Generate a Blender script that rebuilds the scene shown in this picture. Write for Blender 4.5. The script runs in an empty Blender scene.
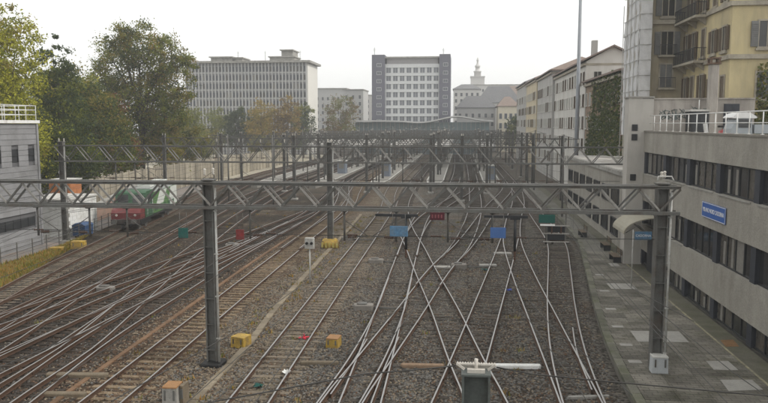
import bpy, math, random
from mathutils import Vector, Matrix
R = math.radians
random.seed(11)
SC = bpy.context.scene
COL = SC.collection

# ------------------------------------------------------------------ camera, sky, sun, exposure
cam_d = bpy.data.cameras.new('camera'); cam = bpy.data.objects.new('camera', cam_d); COL.objects.link(cam)
cam.location = (0, 0, 10.0)
cam.rotation_euler = (R(90) - math.atan(77.5 / 720), 0, math.atan(78 / math.hypot(720, 77.5)))
cam_d.sensor_width = 36; cam_d.lens = 33.75; cam_d.clip_start = 0.1; cam_d.clip_end = 6000
SC.camera = cam

SUN_EL, SUN_AZ = R(38), R(96)          # azimuth clockwise from +Y: to the right, veiled by thin cloud
w = bpy.data.worlds.new('World'); SC.world = w; w.use_nodes = True
nt = w.node_tree; nt.nodes.clear()
sky = nt.nodes.new('ShaderNodeTexSky'); sky.sky_type = 'NISHITA'; sky.sun_disc = False
sky.sun_elevation = SUN_EL; sky.sun_rotation = SUN_AZ; sky.air_density = 1.0; sky.dust_density = 3.0; sky.altitude = 100
hsv = nt.nodes.new('ShaderNodeHueSaturation'); hsv.inputs['Saturation'].default_value = 0.25; hsv.inputs['Value'].default_value = 1.0
mixc = nt.nodes.new('ShaderNodeMix'); mixc.data_type = 'RGBA'; mixc.inputs[0].default_value = 0.80
mixc.inputs[7].default_value = (10.2, 10.2, 9.95, 1)          # an even layer of bright cloud over the sky
bg = nt.nodes.new('ShaderNodeBackground'); bg.inputs['Strength'].default_value = 0.1
wo = nt.nodes.new('ShaderNodeOutputWorld')
nt.links.new(sky.outputs[0], hsv.inputs['Color']); nt.links.new(hsv.outputs[0], mixc.inputs[6])
nt.links.new(mixc.outputs[2], bg.inputs['Color']); nt.links.new(bg.outputs[0], wo.inputs['Surface'])
sd = bpy.data.lights.new('sun', 'SUN'); sd.energy = 1.5; sd.angle = R(12); sd.color = (1, .955, .88)
sun = bpy.data.objects.new('sun', sd); COL.objects.link(sun); sun.location = (60, 40, 80)
sun.rotation_euler = (R(90) - SUN_EL, 0, R(180) - SUN_AZ)
# (lamp points down -Z; rotated so the light travels from azimuth SUN_AZ)
d = Vector((math.sin(SUN_AZ) * math.cos(SUN_EL), math.cos(SUN_AZ) * math.cos(SUN_EL), math.sin(SUN_EL)))
sun.rotation_euler = d.to_track_quat('Z', 'Y').to_euler()
SC.view_settings.view_transform = 'Standard'; SC.view_settings.look = 'None'
SC.view_settings.exposure = 0.42; SC.view_settings.gamma = 1.0
SC.render.engine = 'CYCLES'
cy = SC.cycles
cy.use_denoising = True; cy.max_bounces = 4; cy.diffuse_bounces = 2; cy.glossy_bounces = 2; cy.transmission_bounces = 3
cy.volume_bounces = 0; cy.transparent_max_bounces = 6; cy.caustics_reflective = False; cy.caustics_refractive = False
cy.use_adaptive_sampling = True; cy.adaptive_threshold = 0.03; cy.sample_clamp_indirect = 4

# ------------------------------------------------------------------ helpers
class MB:
    """collects shapes, then links them as ONE mesh object"""
    def __init__(s): s.v = []; s.f = []; s.m = []; s.sm = []
    def face(s, idx, mi=0, sm=False): s.f.append(idx); s.m.append(mi); s.sm.append(sm)
    def quad(s, a, b, c, d, mi=0):
        n = len(s.v); s.v += [a, b, c, d]; s.face((n, n+1, n+2, n+3), mi)
    def poly(s, pts, mi=0):
        n = len(s.v); s.v += pts; s.face(tuple(range(n, n+len(pts))), mi)
    def box(s, x0, x1, y0, y1, z0, z1, mi=0, top=None):
        n = len(s.v)
        s.v += [(x0,y0,z0),(x1,y0,z0),(x1,y1,z0),(x0,y1,z0),(x0,y0,z1),(x1,y0,z1),(x1,y1,z1),(x0,y1,z1)]
        for i, q in enumerate(((0,3,2,1),(4,5,6,7),(0,1,5,4),(1,2,6,5),(2,3,7,6),(3,0,4,7))):
            s.face(tuple(n+k for k in q), top if (top is not None and i == 1) else mi)
        return s
    def cbox(s, c, sz, mi=0): return s.box(c[0]-sz[0]/2, c[0]+sz[0]/2, c[1]-sz[1]/2, c[1]+sz[1]/2, c[2]-sz[2]/2, c[2]+sz[2]/2, mi)
    def chbox(s, x0, x1, y0, y1, z0, z1, b=.02, mi=0):
        """box with chamfered top rim and corners"""
        def ring(o, z): return [(x0+o,y0+b*2,z),(x0+b*2,y0+o,z),(x1-b*2,y0+o,z),(x1-o,y0+b*2,z),(x1-o,y1-b*2,z),(x1-b*2,y1-o,z),(x0+b*2,y1-o,z),(x0+o,y1-b*2,z)]
        n = len(s.v); s.v += ring(0, z0) + ring(0, z1-b) + ring(b, z1)
        for r in (0, 8):
            for i in range(8): s.face((n+r+i, n+r+(i+1)%8, n+r+8+(i+1)%8, n+r+8+i), mi)
        s.face(tuple(n+16+i for i in range(8)), mi); s.face(tuple(n+7-i for i in range(8)), mi)
        return s
    def bar(s, a, b, wd, ht=None, mi=0, up=(0,0,1)):
        """square bar between two points"""
        a = Vector(a); b = Vector(b); ht = ht or wd; d = (b-a).normalized(); u = Vector(up)
        if abs(d.dot(u)) > .98: u = Vector((0,1,0))
        sx = d.cross(u).normalized(); su = sx.cross(d).normalized(); n = len(s.v)
        for p in (a, b):
            for k, l in ((-1,-1),(1,-1),(1,1),(-1,1)): s.v.append(tuple(p + sx*k*wd/2 + su*l*ht/2))
        for q in ((0,1,2,3),(7,6,5,4),(0,4,5,1),(1,5,6,2),(2,6,7,3),(3,7,4,0)): s.face(tuple(n+k for k in q), mi)
        return s
    def tube(s, pts, r, seg=6, mi=0, caps=True, sm=True):
        pts = [Vector(p) for p in pts]; n = len(s.v); N = len(pts)
        rr = r if isinstance(r, (list, tuple)) else [r]*N
        for i, p in enumerate(pts):
            d = (pts[min(i+1, N-1)] - pts[max(i-1, 0)]).normalized()
            u = Vector((0,0,1)) if abs(d.z) < .95 else Vector((0,1,0))
            sx = d.cross(u).normalized(); su = sx.cross(d)
            for k in range(seg):
                a = 2*math.pi*k/seg; s.v.append(tuple(p + (sx*math.cos(a) + su*math.sin(a))*rr[i]))
        for i in range(N-1):
            for k in range(seg): s.face((n+i*seg+k, n+i*seg+(k+1)%seg, n+(i+1)*seg+(k+1)%seg, n+(i+1)*seg+k), mi, sm)
        if caps:
            s.face(tuple(n+seg-1-k for k in range(seg)), mi); s.face(tuple(n+(N-1)*seg+k for k in range(seg)), mi)
        return s
    def lathe(s, c, prof, seg=12, mi=0):
        """prof: (radius, z) pairs around a vertical axis at c"""
        n = len(s.v)
        for r, z in prof:
            for k in range(seg): a = 2*math.pi*k/seg; s.v.append((c[0]+r*math.cos(a), c[1]+r*math.sin(a), c[2]+z))
        for i in range(len(prof)-1):
            for k in range(seg): s.face((n+i*seg+k, n+i*seg+(k+1)%seg, n+(i+1)*seg+(k+1)%seg, n+(i+1)*seg+k), mi, True)
        s.face(tuple(n+seg-1-k for k in range(seg)), mi); s.face(tuple(n+(len(prof)-1)*seg+k for k in range(seg)), mi)
        return s
    def prism(s, pts, axis, a, b, mi=0):
        """extrude a 2-D outline along an axis ('x','y' or 'z') from a to b"""
        def P(p, t): return {'x': (t, p[0], p[1]), 'y': (p[0], t, p[1]), 'z': (p[0], p[1], t)}[axis]
        n = len(s.v); k = len(pts); s.v += [P(p, a) for p in pts] + [P(p, b) for p in pts]
        for i in range(k): s.face((n+i, n+(i+1)%k, n+k+(i+1)%k, n+k+i), mi)
        s.face(tuple(n+k-1-i for i in range(k)), mi); s.face(tuple(n+k+i for i in range(k)), mi)
        return s
    def mesh(s, name, mats):
        me = bpy.data.meshes.new(name); me.from_pydata([tuple(p) for p in s.v], [], s.f)
        for m in (mats if isinstance(mats, (list, tuple)) else [mats]): me.materials.append(m)
        me.polygons.foreach_set('material_index', s.m); me.polygons.foreach_set('use_smooth', s.sm); me.update()
        return me
    def build(s, name, mats, parent=None, loc=(0,0,0), rz=0):
        return link(name, s.mesh(name, mats), parent, loc, rz)

def link(name, me, parent=None, loc=(0,0,0), rz=0):
    o = bpy.data.objects.new(name, me); COL.objects.link(o); o.location = loc; o.rotation_euler = (0,0,rz)
    if parent is not None: o.parent = parent
    return o
def empty(name, loc=(0,0,0), rz=0):
    o = bpy.data.objects.new(name, None); COL.objects.link(o); o.location = loc; o.rotation_euler = (0,0,rz); o.empty_display_size = .3
    return o
def tag(o, label, cat, group=None):
    o['label'] = label; o['category'] = cat
    if group: o['group'] = group
    return o
def struct(o): o['kind'] = 'structure'; return o
def stuff(o): o['kind'] = 'stuff'; return o
ORD = ['first','second','third','fourth','fifth','sixth','seventh','eighth','ninth','tenth','eleventh','twelfth']

# ------------------------------------------------------------------ procedural materials
MATS = {}
def mat(name, c, rough=.85, var=.18, scale=2.0, fine=30.0, bump=.0, metal=0.0, dirt=None, dirt_amt=.35, rnd=0.0, spec=.3, emit=None, stain=0.0, tiles=0.0):
    if name in MATS: return MATS[name]
    m = bpy.data.materials.new(name); m.use_nodes = True; t = m.node_tree; N = t.nodes; L = t.links; b = N['Principled BSDF']
    b.inputs['Roughness'].default_value = rough; b.inputs['Metallic'].default_value = metal
    b.inputs['Specular IOR Level'].default_value = spec
    geo = N.new('ShaderNodeNewGeometry')
    n1 = N.new('ShaderNodeTexNoise'); n1.inputs['Scale'].default_value = scale; n1.inputs['Detail'].default_value = 5; n1.inputs['Roughness'].default_value = .6
    n2 = N.new('ShaderNodeTexNoise'); n2.inputs['Scale'].default_value = fine; n2.inputs['Detail'].default_value = 3
    L.new(geo.outputs['Position'], n1.inputs['Vector']); L.new(geo.outputs['Position'], n2.inputs['Vector'])
    add = N.new('ShaderNodeMath'); add.operation = 'ADD'; L.new(n1.outputs['Fac'], add.inputs[0]); L.new(n2.outputs['Fac'], add.inputs[1])
    mr = N.new('ShaderNodeMapRange'); mr.inputs['From Min'].default_value = .65; mr.inputs['From Max'].default_value = 1.35
    mr.inputs['To Min'].default_value = 1-var; mr.inputs['To Max'].default_value = 1+var; L.new(add.outputs[0], mr.inputs['Value'])
    val = mr.outputs[0]
    if rnd:
        oi = N.new('ShaderNodeObjectInfo'); mr2 = N.new('ShaderNodeMapRange'); mr2.inputs['To Min'].default_value = 1-rnd; mr2.inputs['To Max'].default_value = 1+rnd
        L.new(oi.outputs['Random'], mr2.inputs['Value']); mu = N.new('ShaderNodeMath'); mu.operation = 'MULTIPLY'
        L.new(val, mu.inputs[0]); L.new(mr2.outputs[0], mu.inputs[1]); val = mu.outputs[0]
    src = None
    if dirt:
        n3 = N.new('ShaderNodeTexNoise'); n3.inputs['Scale'].default_value = scale*.6; n3.inputs['Detail'].default_value = 8; n3.inputs['Roughness'].default_value = .7
        L.new(geo.outputs['Position'], n3.inputs['Vector'])
        if stain:      # streaks that run down the surface
            mp = N.new('ShaderNodeMapping'); mp.inputs['Scale'].default_value = (1, 1, stain); L.new(geo.outputs['Position'], mp.inputs['Vector']); L.new(mp.outputs[0], n3.inputs['Vector'])
        r3 = N.new('ShaderNodeMapRange'); r3.inputs['From Min'].default_value = .62-dirt_amt*.4; r3.inputs['From Max'].default_value = .78-dirt_amt*.2
        L.new(n3.outputs['Fac'], r3.inputs['Value'])
        mx = N.new('ShaderNodeMix'); mx.data_type = 'RGBA'; mx.inputs[6].default_value = (*c, 1); mx.inputs[7].default_value = (*dirt, 1); L.new(r3.outputs[0], mx.inputs[0]); src = mx.outputs[2]
    ml = N.new('ShaderNodeVectorMath'); ml.operation = 'SCALE'; L.new(val, ml.inputs['Scale'])
    if src: L.new(src, ml.inputs[0])
    else: ml.inputs[0].default_value = c
    if tiles:
        bk = N.new('ShaderNodeTexBrick'); bk.inputs['Scale'].default_value = 1.0; bk.inputs['Brick Width'].default_value = tiles*2; bk.inputs['Row Height'].default_value = tiles; bk.inputs['Mortar Size'].default_value = .018
        bk.inputs['Color1'].default_value = (1.12,1.12,1.12,1); bk.inputs['Color2'].default_value = (.86,.86,.86,1); bk.inputs['Mortar'].default_value = (.55,.55,.55,1); L.new(geo.outputs['Position'], bk.inputs['Vector'])
        m2 = N.new('ShaderNodeVectorMath'); m2.operation = 'MULTIPLY'; L.new(ml.outputs[0], m2.inputs[0]); L.new(bk.outputs['Color'], m2.inputs[1]); ml = m2
    L.new(ml.outputs[0], b.inputs['Base Color'])
    if bump:
        bp = N.new('ShaderNodeBump'); bp.inputs['Strength'].default_value = bump; bp.inputs['Distance'].default_value = .02
        L.new(n2.outputs['Fac'], bp.inputs['Height']); L.new(bp.outputs[0], b.inputs['Normal'])
    if emit:
        b.inputs['Emission Color'].default_value = (*emit[0], 1); b.inputs['Emission Strength'].default_value = emit[1]
    MATS[name] = m
    return m

def ballast_mat():
    m = bpy.data.materials.new('ballast'); m.use_nodes = True; t = m.node_tree; N = t.nodes; L = t.links; b = N['Principled BSDF']
    b.inputs['Roughness'].default_value = .95; b.inputs['Specular IOR Level'].default_value = .12
    geo = N.new('ShaderNodeNewGeometry'); pos = geo.outputs['Position']
    def noise(scale, detail=4, rough=.6, vec=pos):
        n = N.new('ShaderNodeTexNoise'); n.inputs['Scale'].default_value = scale; n.inputs['Detail'].default_value = detail; n.inputs['Roughness'].default_value = rough; L.new(vec, n.inputs['Vector']); return n.outputs['Fac']
    def mr(v, a, bb, c=0., d=1.):
        n = N.new('ShaderNodeMapRange'); n.inputs['From Min'].default_value = a; n.inputs['From Max'].default_value = bb; n.inputs['To Min'].default_value = c; n.inputs['To Max'].default_value = d; L.new(v, n.inputs['Value']); return n.outputs[0]
    def mix(f, a, bb):
        n = N.new('ShaderNodeMix'); n.data_type = 'RGBA'
        for i, s in ((0, f), (6, a), (7, bb)):
            if hasattr(s, 'is_linked'): L.new(s, n.inputs[i])
            else: n.inputs[i].default_value = s if i == 0 else (*s, 1)
        return n.outputs[2]
    def math_(op, a, bb):
        n = N.new('ShaderNodeMath'); n.operation = op
        for i, s in ((0, a), (1, bb)):
            if hasattr(s, 'is_linked'): L.new(s, n.inputs[i])
            else: n.inputs[i].default_value = s
        return n.outputs[0]
    sep = N.new('ShaderNodeSeparateXYZ'); L.new(pos, sep.inputs[0])
    wob = math_('MULTIPLY', math_('SUBTRACT', noise(.35, 3), .5), 7.0)
    xx = math_('ADD', sep.outputs['X'], wob)
    # stones: one flat colour per voronoi cell
    vo = N.new('ShaderNodeTexVoronoi'); vo.inputs['Scale'].default_value = 9.0; L.new(pos, vo.inputs['Vector'])
    vs = N.new('ShaderNodeSeparateColor'); L.new(vo.outputs['Color'], vs.inputs[0])
    cell = vs.outputs[0]
    grey = mix(cell, (.026, .023, .020), (.150, .137, .118))
    tan = mix(cell, (.046, .037, .028), (.225, .188, .140))
    rust = mix(cell, (.026, .018, .012), (.120, .080, .052))
    oil = mix(cell, (.010, .008, .006), (.060, .048, .036))
    ramp = mr(xx, -16.5, -14.0)
    c1 = mix(ramp, oil, rust)
    c2 = mix(mr(xx, -13.5, -11.2), c1, tan)
    c3 = mix(mr(xx, -7.5, -5.5), c2, grey)
    pat = mr(noise(.22, 5, .65), .48, .62)
    c4 = mix(math_('MULTIPLY', pat, .65), c3, rust)
    pat2 = mr(noise(.16, 6, .7), .56, .66)
    c5 = mix(math_('MULTIPLY', pat2, .8), c4, tan)
    moss = mr(noise(.5, 6, .7), .60, .70)
    c6 = mix(math_('MULTIPLY', moss, .5), c5, (.070, .072, .024))
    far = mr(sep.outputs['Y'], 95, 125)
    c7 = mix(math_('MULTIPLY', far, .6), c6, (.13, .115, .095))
    L.new(c7, b.inputs['Base Color'])
    bp = N.new('ShaderNodeBump'); bp.inputs['Strength'].default_value = .9; bp.inputs['Distance'].default_value = .05
    h = math_('ADD', math_('MULTIPLY', vo.outputs['Distance'], -1.0), math_('MULTIPLY', noise(2.2, 4), .8))
    L.new(h, bp.inputs['Height']); L.new(bp.outputs[0], b.inputs['Normal'])
    return m

M_ballast = ballast_mat()
M_railside = mat('rail_rust', (.075, .042, .026), .8, .25, 3)
M_railtop = mat('rail_polished', (.40, .39, .38), .36, .12, 4, metal=1.0)
M_railworn = mat('rail_dull', (.24, .19, .16), .5, .2, 4, metal=.8)
M_sl_dark = mat('sleeper_dark', (.060, .049, .039), .95, .4, 3, 25, .5, rnd=.4, dirt=(.085, .076, .064), dirt_amt=.5)
M_sl_yard = mat('sleeper_oily', (.040, .031, .024), .95, .4, 3, 25, .5, rnd=.45, dirt=(.09, .07, .05), dirt_amt=.35)
M_sl_tan = mat('sleeper_tan', (.19, .143, .092), .95, .35, 4, 25, .5, rnd=.3, dirt=(.09, .06, .035), dirt_amt=.45)
M_sl_grey = mat('sleeper_weathered', (.165, .135, .10), .95, .35, 4, 25, .5, rnd=.35, dirt=(.06, .048, .038), dirt_amt=.4)
M_steel = mat('gantry_steel', (.118, .118, .110), .6, .2, 2.5, 14, spec=.4, dirt=(.085, .065, .05), dirt_amt=.35)
M_steel_l = mat('galvanised', (.42, .42, .40), .5, .15, 4, spec=.4, dirt=(.28, .25, .21), dirt_amt=.3)
M_steel_d = mat('dark_green_steel', (.095, .108, .102), .5, .2, 3, spec=.4, dirt=(.06, .05, .04), dirt_amt=.3)
M_wire = mat('copper_wire', (.05, .048, .045), .6, .1)
M_insul = mat('insulator_porcelain', (.50, .47, .42), .35, .12, 6, spec=.5)
M_insul_b = mat('insulator_brown', (.08, .045, .03), .35, .12, 6, spec=.5)
M_conc = mat('concrete', (.33, .32, .295), .9, .18, 1.5, 20, .2, dirt=(.18, .17, .15), dirt_amt=.4)
M_conc_l = mat('concrete_pale', (.52, .51, .48), .9, .14, 1.5, 20, .2, dirt=(.34, .33, .30), dirt_amt=.35)
M_trough = mat('trough_lid', (.22, .185, .135), .95, .25, 3, 20, .3, rnd=.2, dirt=(.16, .13, .09), dirt_amt=.4)
M_yellow = mat('yellow_paint', (.55, .36, .045), .65, .3, 3, 20, .2, dirt=(.22, .15, .06), dirt_amt=.75)
M_rustlid = mat('rusty_lid', (.30, .165, .075), .8, .2, 5)
M_white = mat('white_paint', (.74, .74, .72), .6, .1, 3, dirt=(.5, .48, .44), dirt_amt=.3)
M_timber = mat('pale_timber', (.17, .14, .10), .9, .3, 4, 30, .4, dirt=(.16, .12, .08), dirt_amt=.4)
M_blue = mat('sign_blue', (.035, .105, .34), .5, .08, 3)
M_blue_l = mat('sign_light_blue', (.075, .19, .33), .5, .25, 6, 20, dirt=(.12,.18,.24), dirt_amt=.6)
M_red = mat('sign_red', (.22, .028, .03), .6, .3, 6, 20, dirt=(.13,.05,.045), dirt_amt=.6)
M_teal = mat('sign_teal', (.012, .10, .088), .6, .3, 6, 20, dirt=(.04,.08,.07), dirt_amt=.6)
M_dkgreen = mat('sign_dark_green', (.012, .075, .062), .5, .1, 3)
M_black = mat('black_rubber', (.02, .02, .02), .7, .2)
M_txt = mat('sign_lettering', (.8, .8, .8), .5, .02)

# ------------------------------------------------------------------ ground and paths
def grid_sheet(name, x0, x1, y0, y1, z, material, nx=1, ny=1):
    b = MB()
    for j in range(ny+1):
        for i in range(nx+1): b.v.append((x0+(x1-x0)*i/nx, y0+(y1-y0)*j/ny, z))
    for j in range(ny):
        for i in range(nx): a = j*(nx+1)+i; b.face((a, a+1, a+nx+2, a+nx+1))
    return struct(b.build(name, material))
GZ = -.182
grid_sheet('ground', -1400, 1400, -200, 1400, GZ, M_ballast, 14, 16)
M_path = mat('path_asphalt', (.20, .19, .18), .95, .2, 1.0, 30, .2, dirt=(.26, .20, .16), dirt_amt=.4)
M_yard = mat('yard_gravel', (.40, .365, .29), .95, .2, .5, 12, .2, dirt=(.24, .21, .15), dirt_amt=.4)
M_verge = mat('verge_soil', (.20, .115, .03), .95, .35, .9, 18, .6, dirt=(.12, .12, .02), dirt_amt=.55)
pb = MB(); pb.poly([(-60,30,0),(-33.2,30,0),(-33.4,57,0),(-34.4,64,0),(-36.0,75,0),(-38.6,92,0),(-41.4,120,0),(-60,120,0)])
struct(pb.build('service_path', M_path, loc=(0,0,GZ+.010)))
pb = MB(); pb.poly([(-110,120,0),(-43.5,120,0),(-41,150,0),(-40,236,0),(-110,236,0)])
struct(pb.build('goods_yard', M_yard, loc=(0,0,GZ+.006)))
pb = MB()
vl = [(-32.6,34),(-33.1,46),(-33.2,57),(-34.0,63)]; vr = [(-26.6,34),(-28.6,42),(-30.4,50),(-32.2,57)]
n = 14; rows = []
def lerp_poly(P, t):
    k = min(int(t*(len(P)-1)), len(P)-2); u = t*(len(P)-1)-k
    return (P[k][0]*(1-u)+P[k+1][0]*u, P[k][1]*(1-u)+P[k+1][1]*u)
for i in range(n+1):
    a = lerp_poly(vl, i/n); c = lerp_poly(vr, i/n)
    for j in range(7):
        u = j/6; zz = .04 + .22*math.sin(math.pi*min(1, u*1.15))*(1-.3*u) + random.uniform(-.03,.03); zz = 0 if j in (0, 6) else zz
        pb.v.append((a[0]*(1-u)+c[0]*u + random.uniform(-.12,.12), a[1]*(1-u)+c[1]*u, zz))
for i in range(n):
    for j in range(6): q = i*7+j; pb.face((q, q+1, q+8, q+7), 0, True)
struct(pb.build('grass_verge', M_verge, loc=(0,0,GZ+.012)))

# ------------------------------------------------------------------ railway tracks
def catmull(P, step=1.0):
    P = [Vector((p[0], p[1], 0)) for p in P]; out = []
    Q = [P[0]*2-P[1]] + P + [P[-1]*2-P[-2]]
    for i in range(1, len(Q)-2):
        p0, p1, p2, p3 = Q[i-1:i+3]; L = (p2-p1).length; k = max(2, int(L/step))
        # centripetal-ish: scale tangents by local chord
        m1 = ((p2-p1)/L + (p1-p0)/max((p1-p0).length, .01)) * .5 * L
        m2 = ((p3-p2)/max((p3-p2).length, .01) + (p2-p1)/L) * .5 * L
        for j in range(k):
            t = j/k; t2 = t*t; t3 = t2*t
            out.append(p1*(2*t3-3*t2+1) + m1*(t3-2*t2+t) + p2*(-2*t3+3*t2) + m2*(t3-t2))
    out.append(P[-1]); return out
def resample(P, step):
    out = []; acc = 0.0; nxt = 0.0
    for a, b in zip(P, P[1:]):
        L = (b-a).length
        while nxt <= acc + L:
            t = (nxt-acc)/L; out.append((a.lerp(b, t), (b-a).normalized())); nxt += step
        acc += L
    return out
def rail_mesh(pts, off, z, w=1.0):
    prof = [(-.07,-.165),(.07,-.165),(.07,-.15),(.014,-.135),(.014,-.045),(.034,-.035),(.034,-.006),(.024,0),(-.024,0),(-.034,-.006),(-.034,-.035),(-.014,-.045),(-.014,-.135),(-.07,-.15)]
    b = MB(); k = len(prof); N = len(pts)
    for i, p in enumerate(pts):
        d = (pts[min(i+1,N-1)]-pts[max(i-1,0)]).normalized(); nrm = Vector((d.y, -d.x, 0))
        for (x, zz) in prof: q = p + nrm*(off+x*w); b.v.append((q.x, q.y, zz+z))
    for i in range(N-1):
        for j in range(k):
            mi = 1 if j == 7 or (j == 6 or j == 8) else 0
            b.face((i*k+j, (i+1)*k+j, (i+1)*k+(j+1)%k, i*k+(j+1)%k), mi)
    return b
sl_me = {}
def sleeper_mesh(m):
    if m.name not in sl_me:
        b = MB(); b.chbox(-1.25, 1.25, -.12, .12, -.16, 0, .012); sl_me[m.name] = b.mesh('sleeper', m)
    return sl_me[m.name]
TRACKS = []
fbm = MB(); fbm.box(-.062,-.02,-.32,.32,-.13,-.03); fbm.box(.02,.062,-.32,.32,-.13,-.03); [fbm.box(sx-.015,sx+.015,sy-.02,sy+.02,-.10,-.06) for sx in (-.07,.07) for sy in (-.22,-.08,.08,.22)]
FISH = fbm.mesh('fishplate', M_railside)
def track(label, pts, k, smat, rail_m=None, sleep=True, keep_off=(), group='tracks of the station throat', near=78, skip=.12):
    lift = .022 if smat in (M_sl_tan, M_sl_grey) else .012
    z = .006*k; P = catmull(pts, 1.2)
    root = empty('railway_track', (P[0].x, P[0].y, 0)); off = Vector((-P[0].x, -P[0].y, 0))
    tag(root, label, 'railway track', group)
    LP = [p+off for p in P]
    for s in (-1, 1): rail_mesh(LP, s*.752, z).build('rail', [M_railside, rail_m or M_railtop], root)
    for i_, (p, dr) in enumerate(resample(P, 9.0)):
        if 22 < p.y < 62:
            for s_ in (-1, 1):
                q = p + off + Vector((dr.y, -dr.x, 0))*s_*.752
                link('fishplate', FISH, root, (q.x, q.y, z), math.atan2(dr.y, dr.x)-math.pi/2)
    others = [q for t in keep_off for q in t]
    fb = MB(); nf = 0; rr = random.Random(k)
    if sleep:
        for (p, dr) in resample(P, .6):
            if others and min((p-q).length_squared for q in others if abs(q.y-p.y) < 3 or True) < 1.0: continue
            ang = math.atan2(dr.y, dr.x) - math.pi/2 + rr.uniform(-.012, .012); zz = -.172 + z*.3 + rr.uniform(-.014, .014) + lift
            if p.y < near and p.y > 14:
                so = link('sleeper', sleeper_mesh(smat), root, (p.x+off.x, p.y+off.y, zz), ang); so.rotation_euler = (rr.uniform(-.03,.03), rr.uniform(-.007,.007), ang)
            elif p.y >= near:
                q = p+off; c, s_ = math.cos(ang), math.sin(ang)
                nn = len(fb.v)
                for (x, y) in ((-1.25,-.12),(1.25,-.12),(1.25,.12),(-1.25,.12)): fb.v.append((q.x+x*c-y*s_, q.y+x*s_+y*c, zz))
                for (x, y) in ((-1.25,-.12),(1.25,-.12),(1.25,.12),(-1.25,.12)): fb.v.append((q.x+x*c-y*s_, q.y+x*s_+y*c, zz-.1))
                for f in ((0,1,2,3),(4,5,1,0),(5,6,2,1),(6,7,3,2),(7,4,0,3)): fb.face(tuple(nn+i for i in f))
                nf += 1
        if nf: stuff(fb.build('distant_sleepers', smat, root))
    TRACKS.append((P, root))
    return P
LANES = [8.3, 1.9, -1.4, -7.6, -10.9, -17.1, -20.4, -26.6, -29.9, -36.1]
Y1 = 240
tF = track('straight track passing between the two yellow boxes with weathered grey sleepers', [(-7.3,9),(-7.6,24.4),(-8.0,45.3),(-8.3,65.5),(-8.8,84),(-10.2,103),(-10.9,118),(-10.9,Y1)], 0, M_sl_grey)
tG = track('straight track with bright tan sleepers left of the tall near gantry column', [(-12.7,9),(-12.9,23.8),(-13.1,32.7),(-13.4,46),(-13.7,65.3),(-13.9,86.8),(-15.6,104),(-17.1,122),(-17.1,Y1)], 1, M_sl_tan)
tR1 = track('rightmost track, curving along the edge of the long paved platform', [(4.5,8),(4.5,25.7),(4.8,31.8),(5.6,40),(6.8,50),(8.0,61),(8.3,75),(8.3,Y1)], 2, M_sl_dark)
tD = track('straight centre track passing beneath the left light-blue plate', [(-3.4,8),(-3.55,24.9),(-3.7,34),(-4.0,48.7),(-4.25,64),(-4.1,80),(-2.4,100),(-1.4,116),(-1.4,Y1)], 3, M_sl_dark)
tR2 = track('straight track beneath the right blue plate, joining the platform track at the bottom', [(4.45,14),(4.4,25.6),(4.3,36.2),(4.2,49.5),(4.4,62),(5.5,76),(7.2,92),(8.25,108)], 4, M_sl_dark, keep_off=[tR1])
tB = track('crossover track running from the near post up to the left', [(2.4,10),(1.0,25.3),(.3,30),(-.8,38.2),(-2.4,48.8),(-3.8,58.6),(-5.2,67.5),(-6.9,83.3),(-7.6,98),(-7.6,Y1)], 5, M_sl_dark, keep_off=[tD, tR2])
tA = track('crossover track running from the near post up to the right', [(-2.2,10),(-.2,25.2),(.4,30),(1.4,38.4),(2.7,49.4),(4.35,64)], 6, M_sl_dark, keep_off=[tB, tR2, tD])
tC = track('long diagonal track cutting across the middle from lower left to upper right', [(-4.7,9),(-4.2,24.8),(-3.6,29.8),(-2.7,37.4),(-1.4,48.9),(.3,59.5),(3.7,87.6),(6.6,108),(8.2,126)], 7, M_sl_dark, keep_off=[tD, tB, tA, tR1])
tE = track('short turnout track peeling left from the straight centre track at the bottom', [(-5.4,11),(-4.3,24.8),(-3.95,29.5),(-3.75,37.3),(-3.9,46)], 8, M_sl_dark, keep_off=[tD, tC])
tL5 = track('double-bend track just left of the tan-sleepered track', [(-14.6,9),(-16.1,23.5),(-16.85,31.0),(-17.05,40.9),(-17.2,50),(-17.1,59.7),(-16.9,78.5),(-18.3,100),(-20.4,122),(-20.4,Y1)], 9, M_sl_yard, keep_off=[tG])
tL4 = track('left yard track that swings away left towards the locomotive', [(-16.0,12),(-16.85,24.8),(-17.05,29.5),(-17.9,35),(-18.6,39),(-19.9,46.5),(-21.4,57),(-24.2,78),(-26.6,106),(-26.6,Y1)], 10, M_sl_yard, keep_off=[tL5])
tL3 = track('diagonal yard crossover sloping gently up towards the red hanging plate', [(-21.6,19),(-20.6,29.5),(-20.0,35.5),(-19.2,45.5),(-18.4,51.5),(-17.5,59.1),(-16.95,71.9)], 11, M_sl_yard, keep_off=[tL4, tL5])
tL2 = track('left yard track crossing behind the teal plate', [(-19.4,14),(-21.0,29.5),(-21.9,34.7),(-23.6,45.2),(-24.9,55.1),(-26.9,71.5),(-29.9,104),(-29.9,Y1)], 12, M_sl_yard, keep_off=[tL3, tL4])
tL1 = track('rusty-railed yard track nearest the grass verge', [(-24.0,18),(-24.9,35.8),(-25.2,44.9),(-25.7,51.5),(-28.9,76),(-33.4,100),(-36.1,122),(-36.1,Y1)], 13, M_sl_yard, M_railworn, keep_off=[tL2])
tL0 = track('siding with dull rails on which the locomotive stands', [(-24.9,30),(-27.1,40.4),(-28.7,48.5),(-30.0,57.3),(-31.3,65.0),(-33.6,79.5),(-37.9,106),(-40.2,130),(-40.2,236)], 14, M_sl_grey, M_railworn, keep_off=[tL1])
tM1 = track('extra yard track merging into the track behind the teal plate', [(-23.0,16),(-22.6,27),(-22.9,36),(-23.7,45),(-24.8,54.5),(-26.6,69)], 18, M_sl_yard, keep_off=[tL2, tL1])
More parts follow.
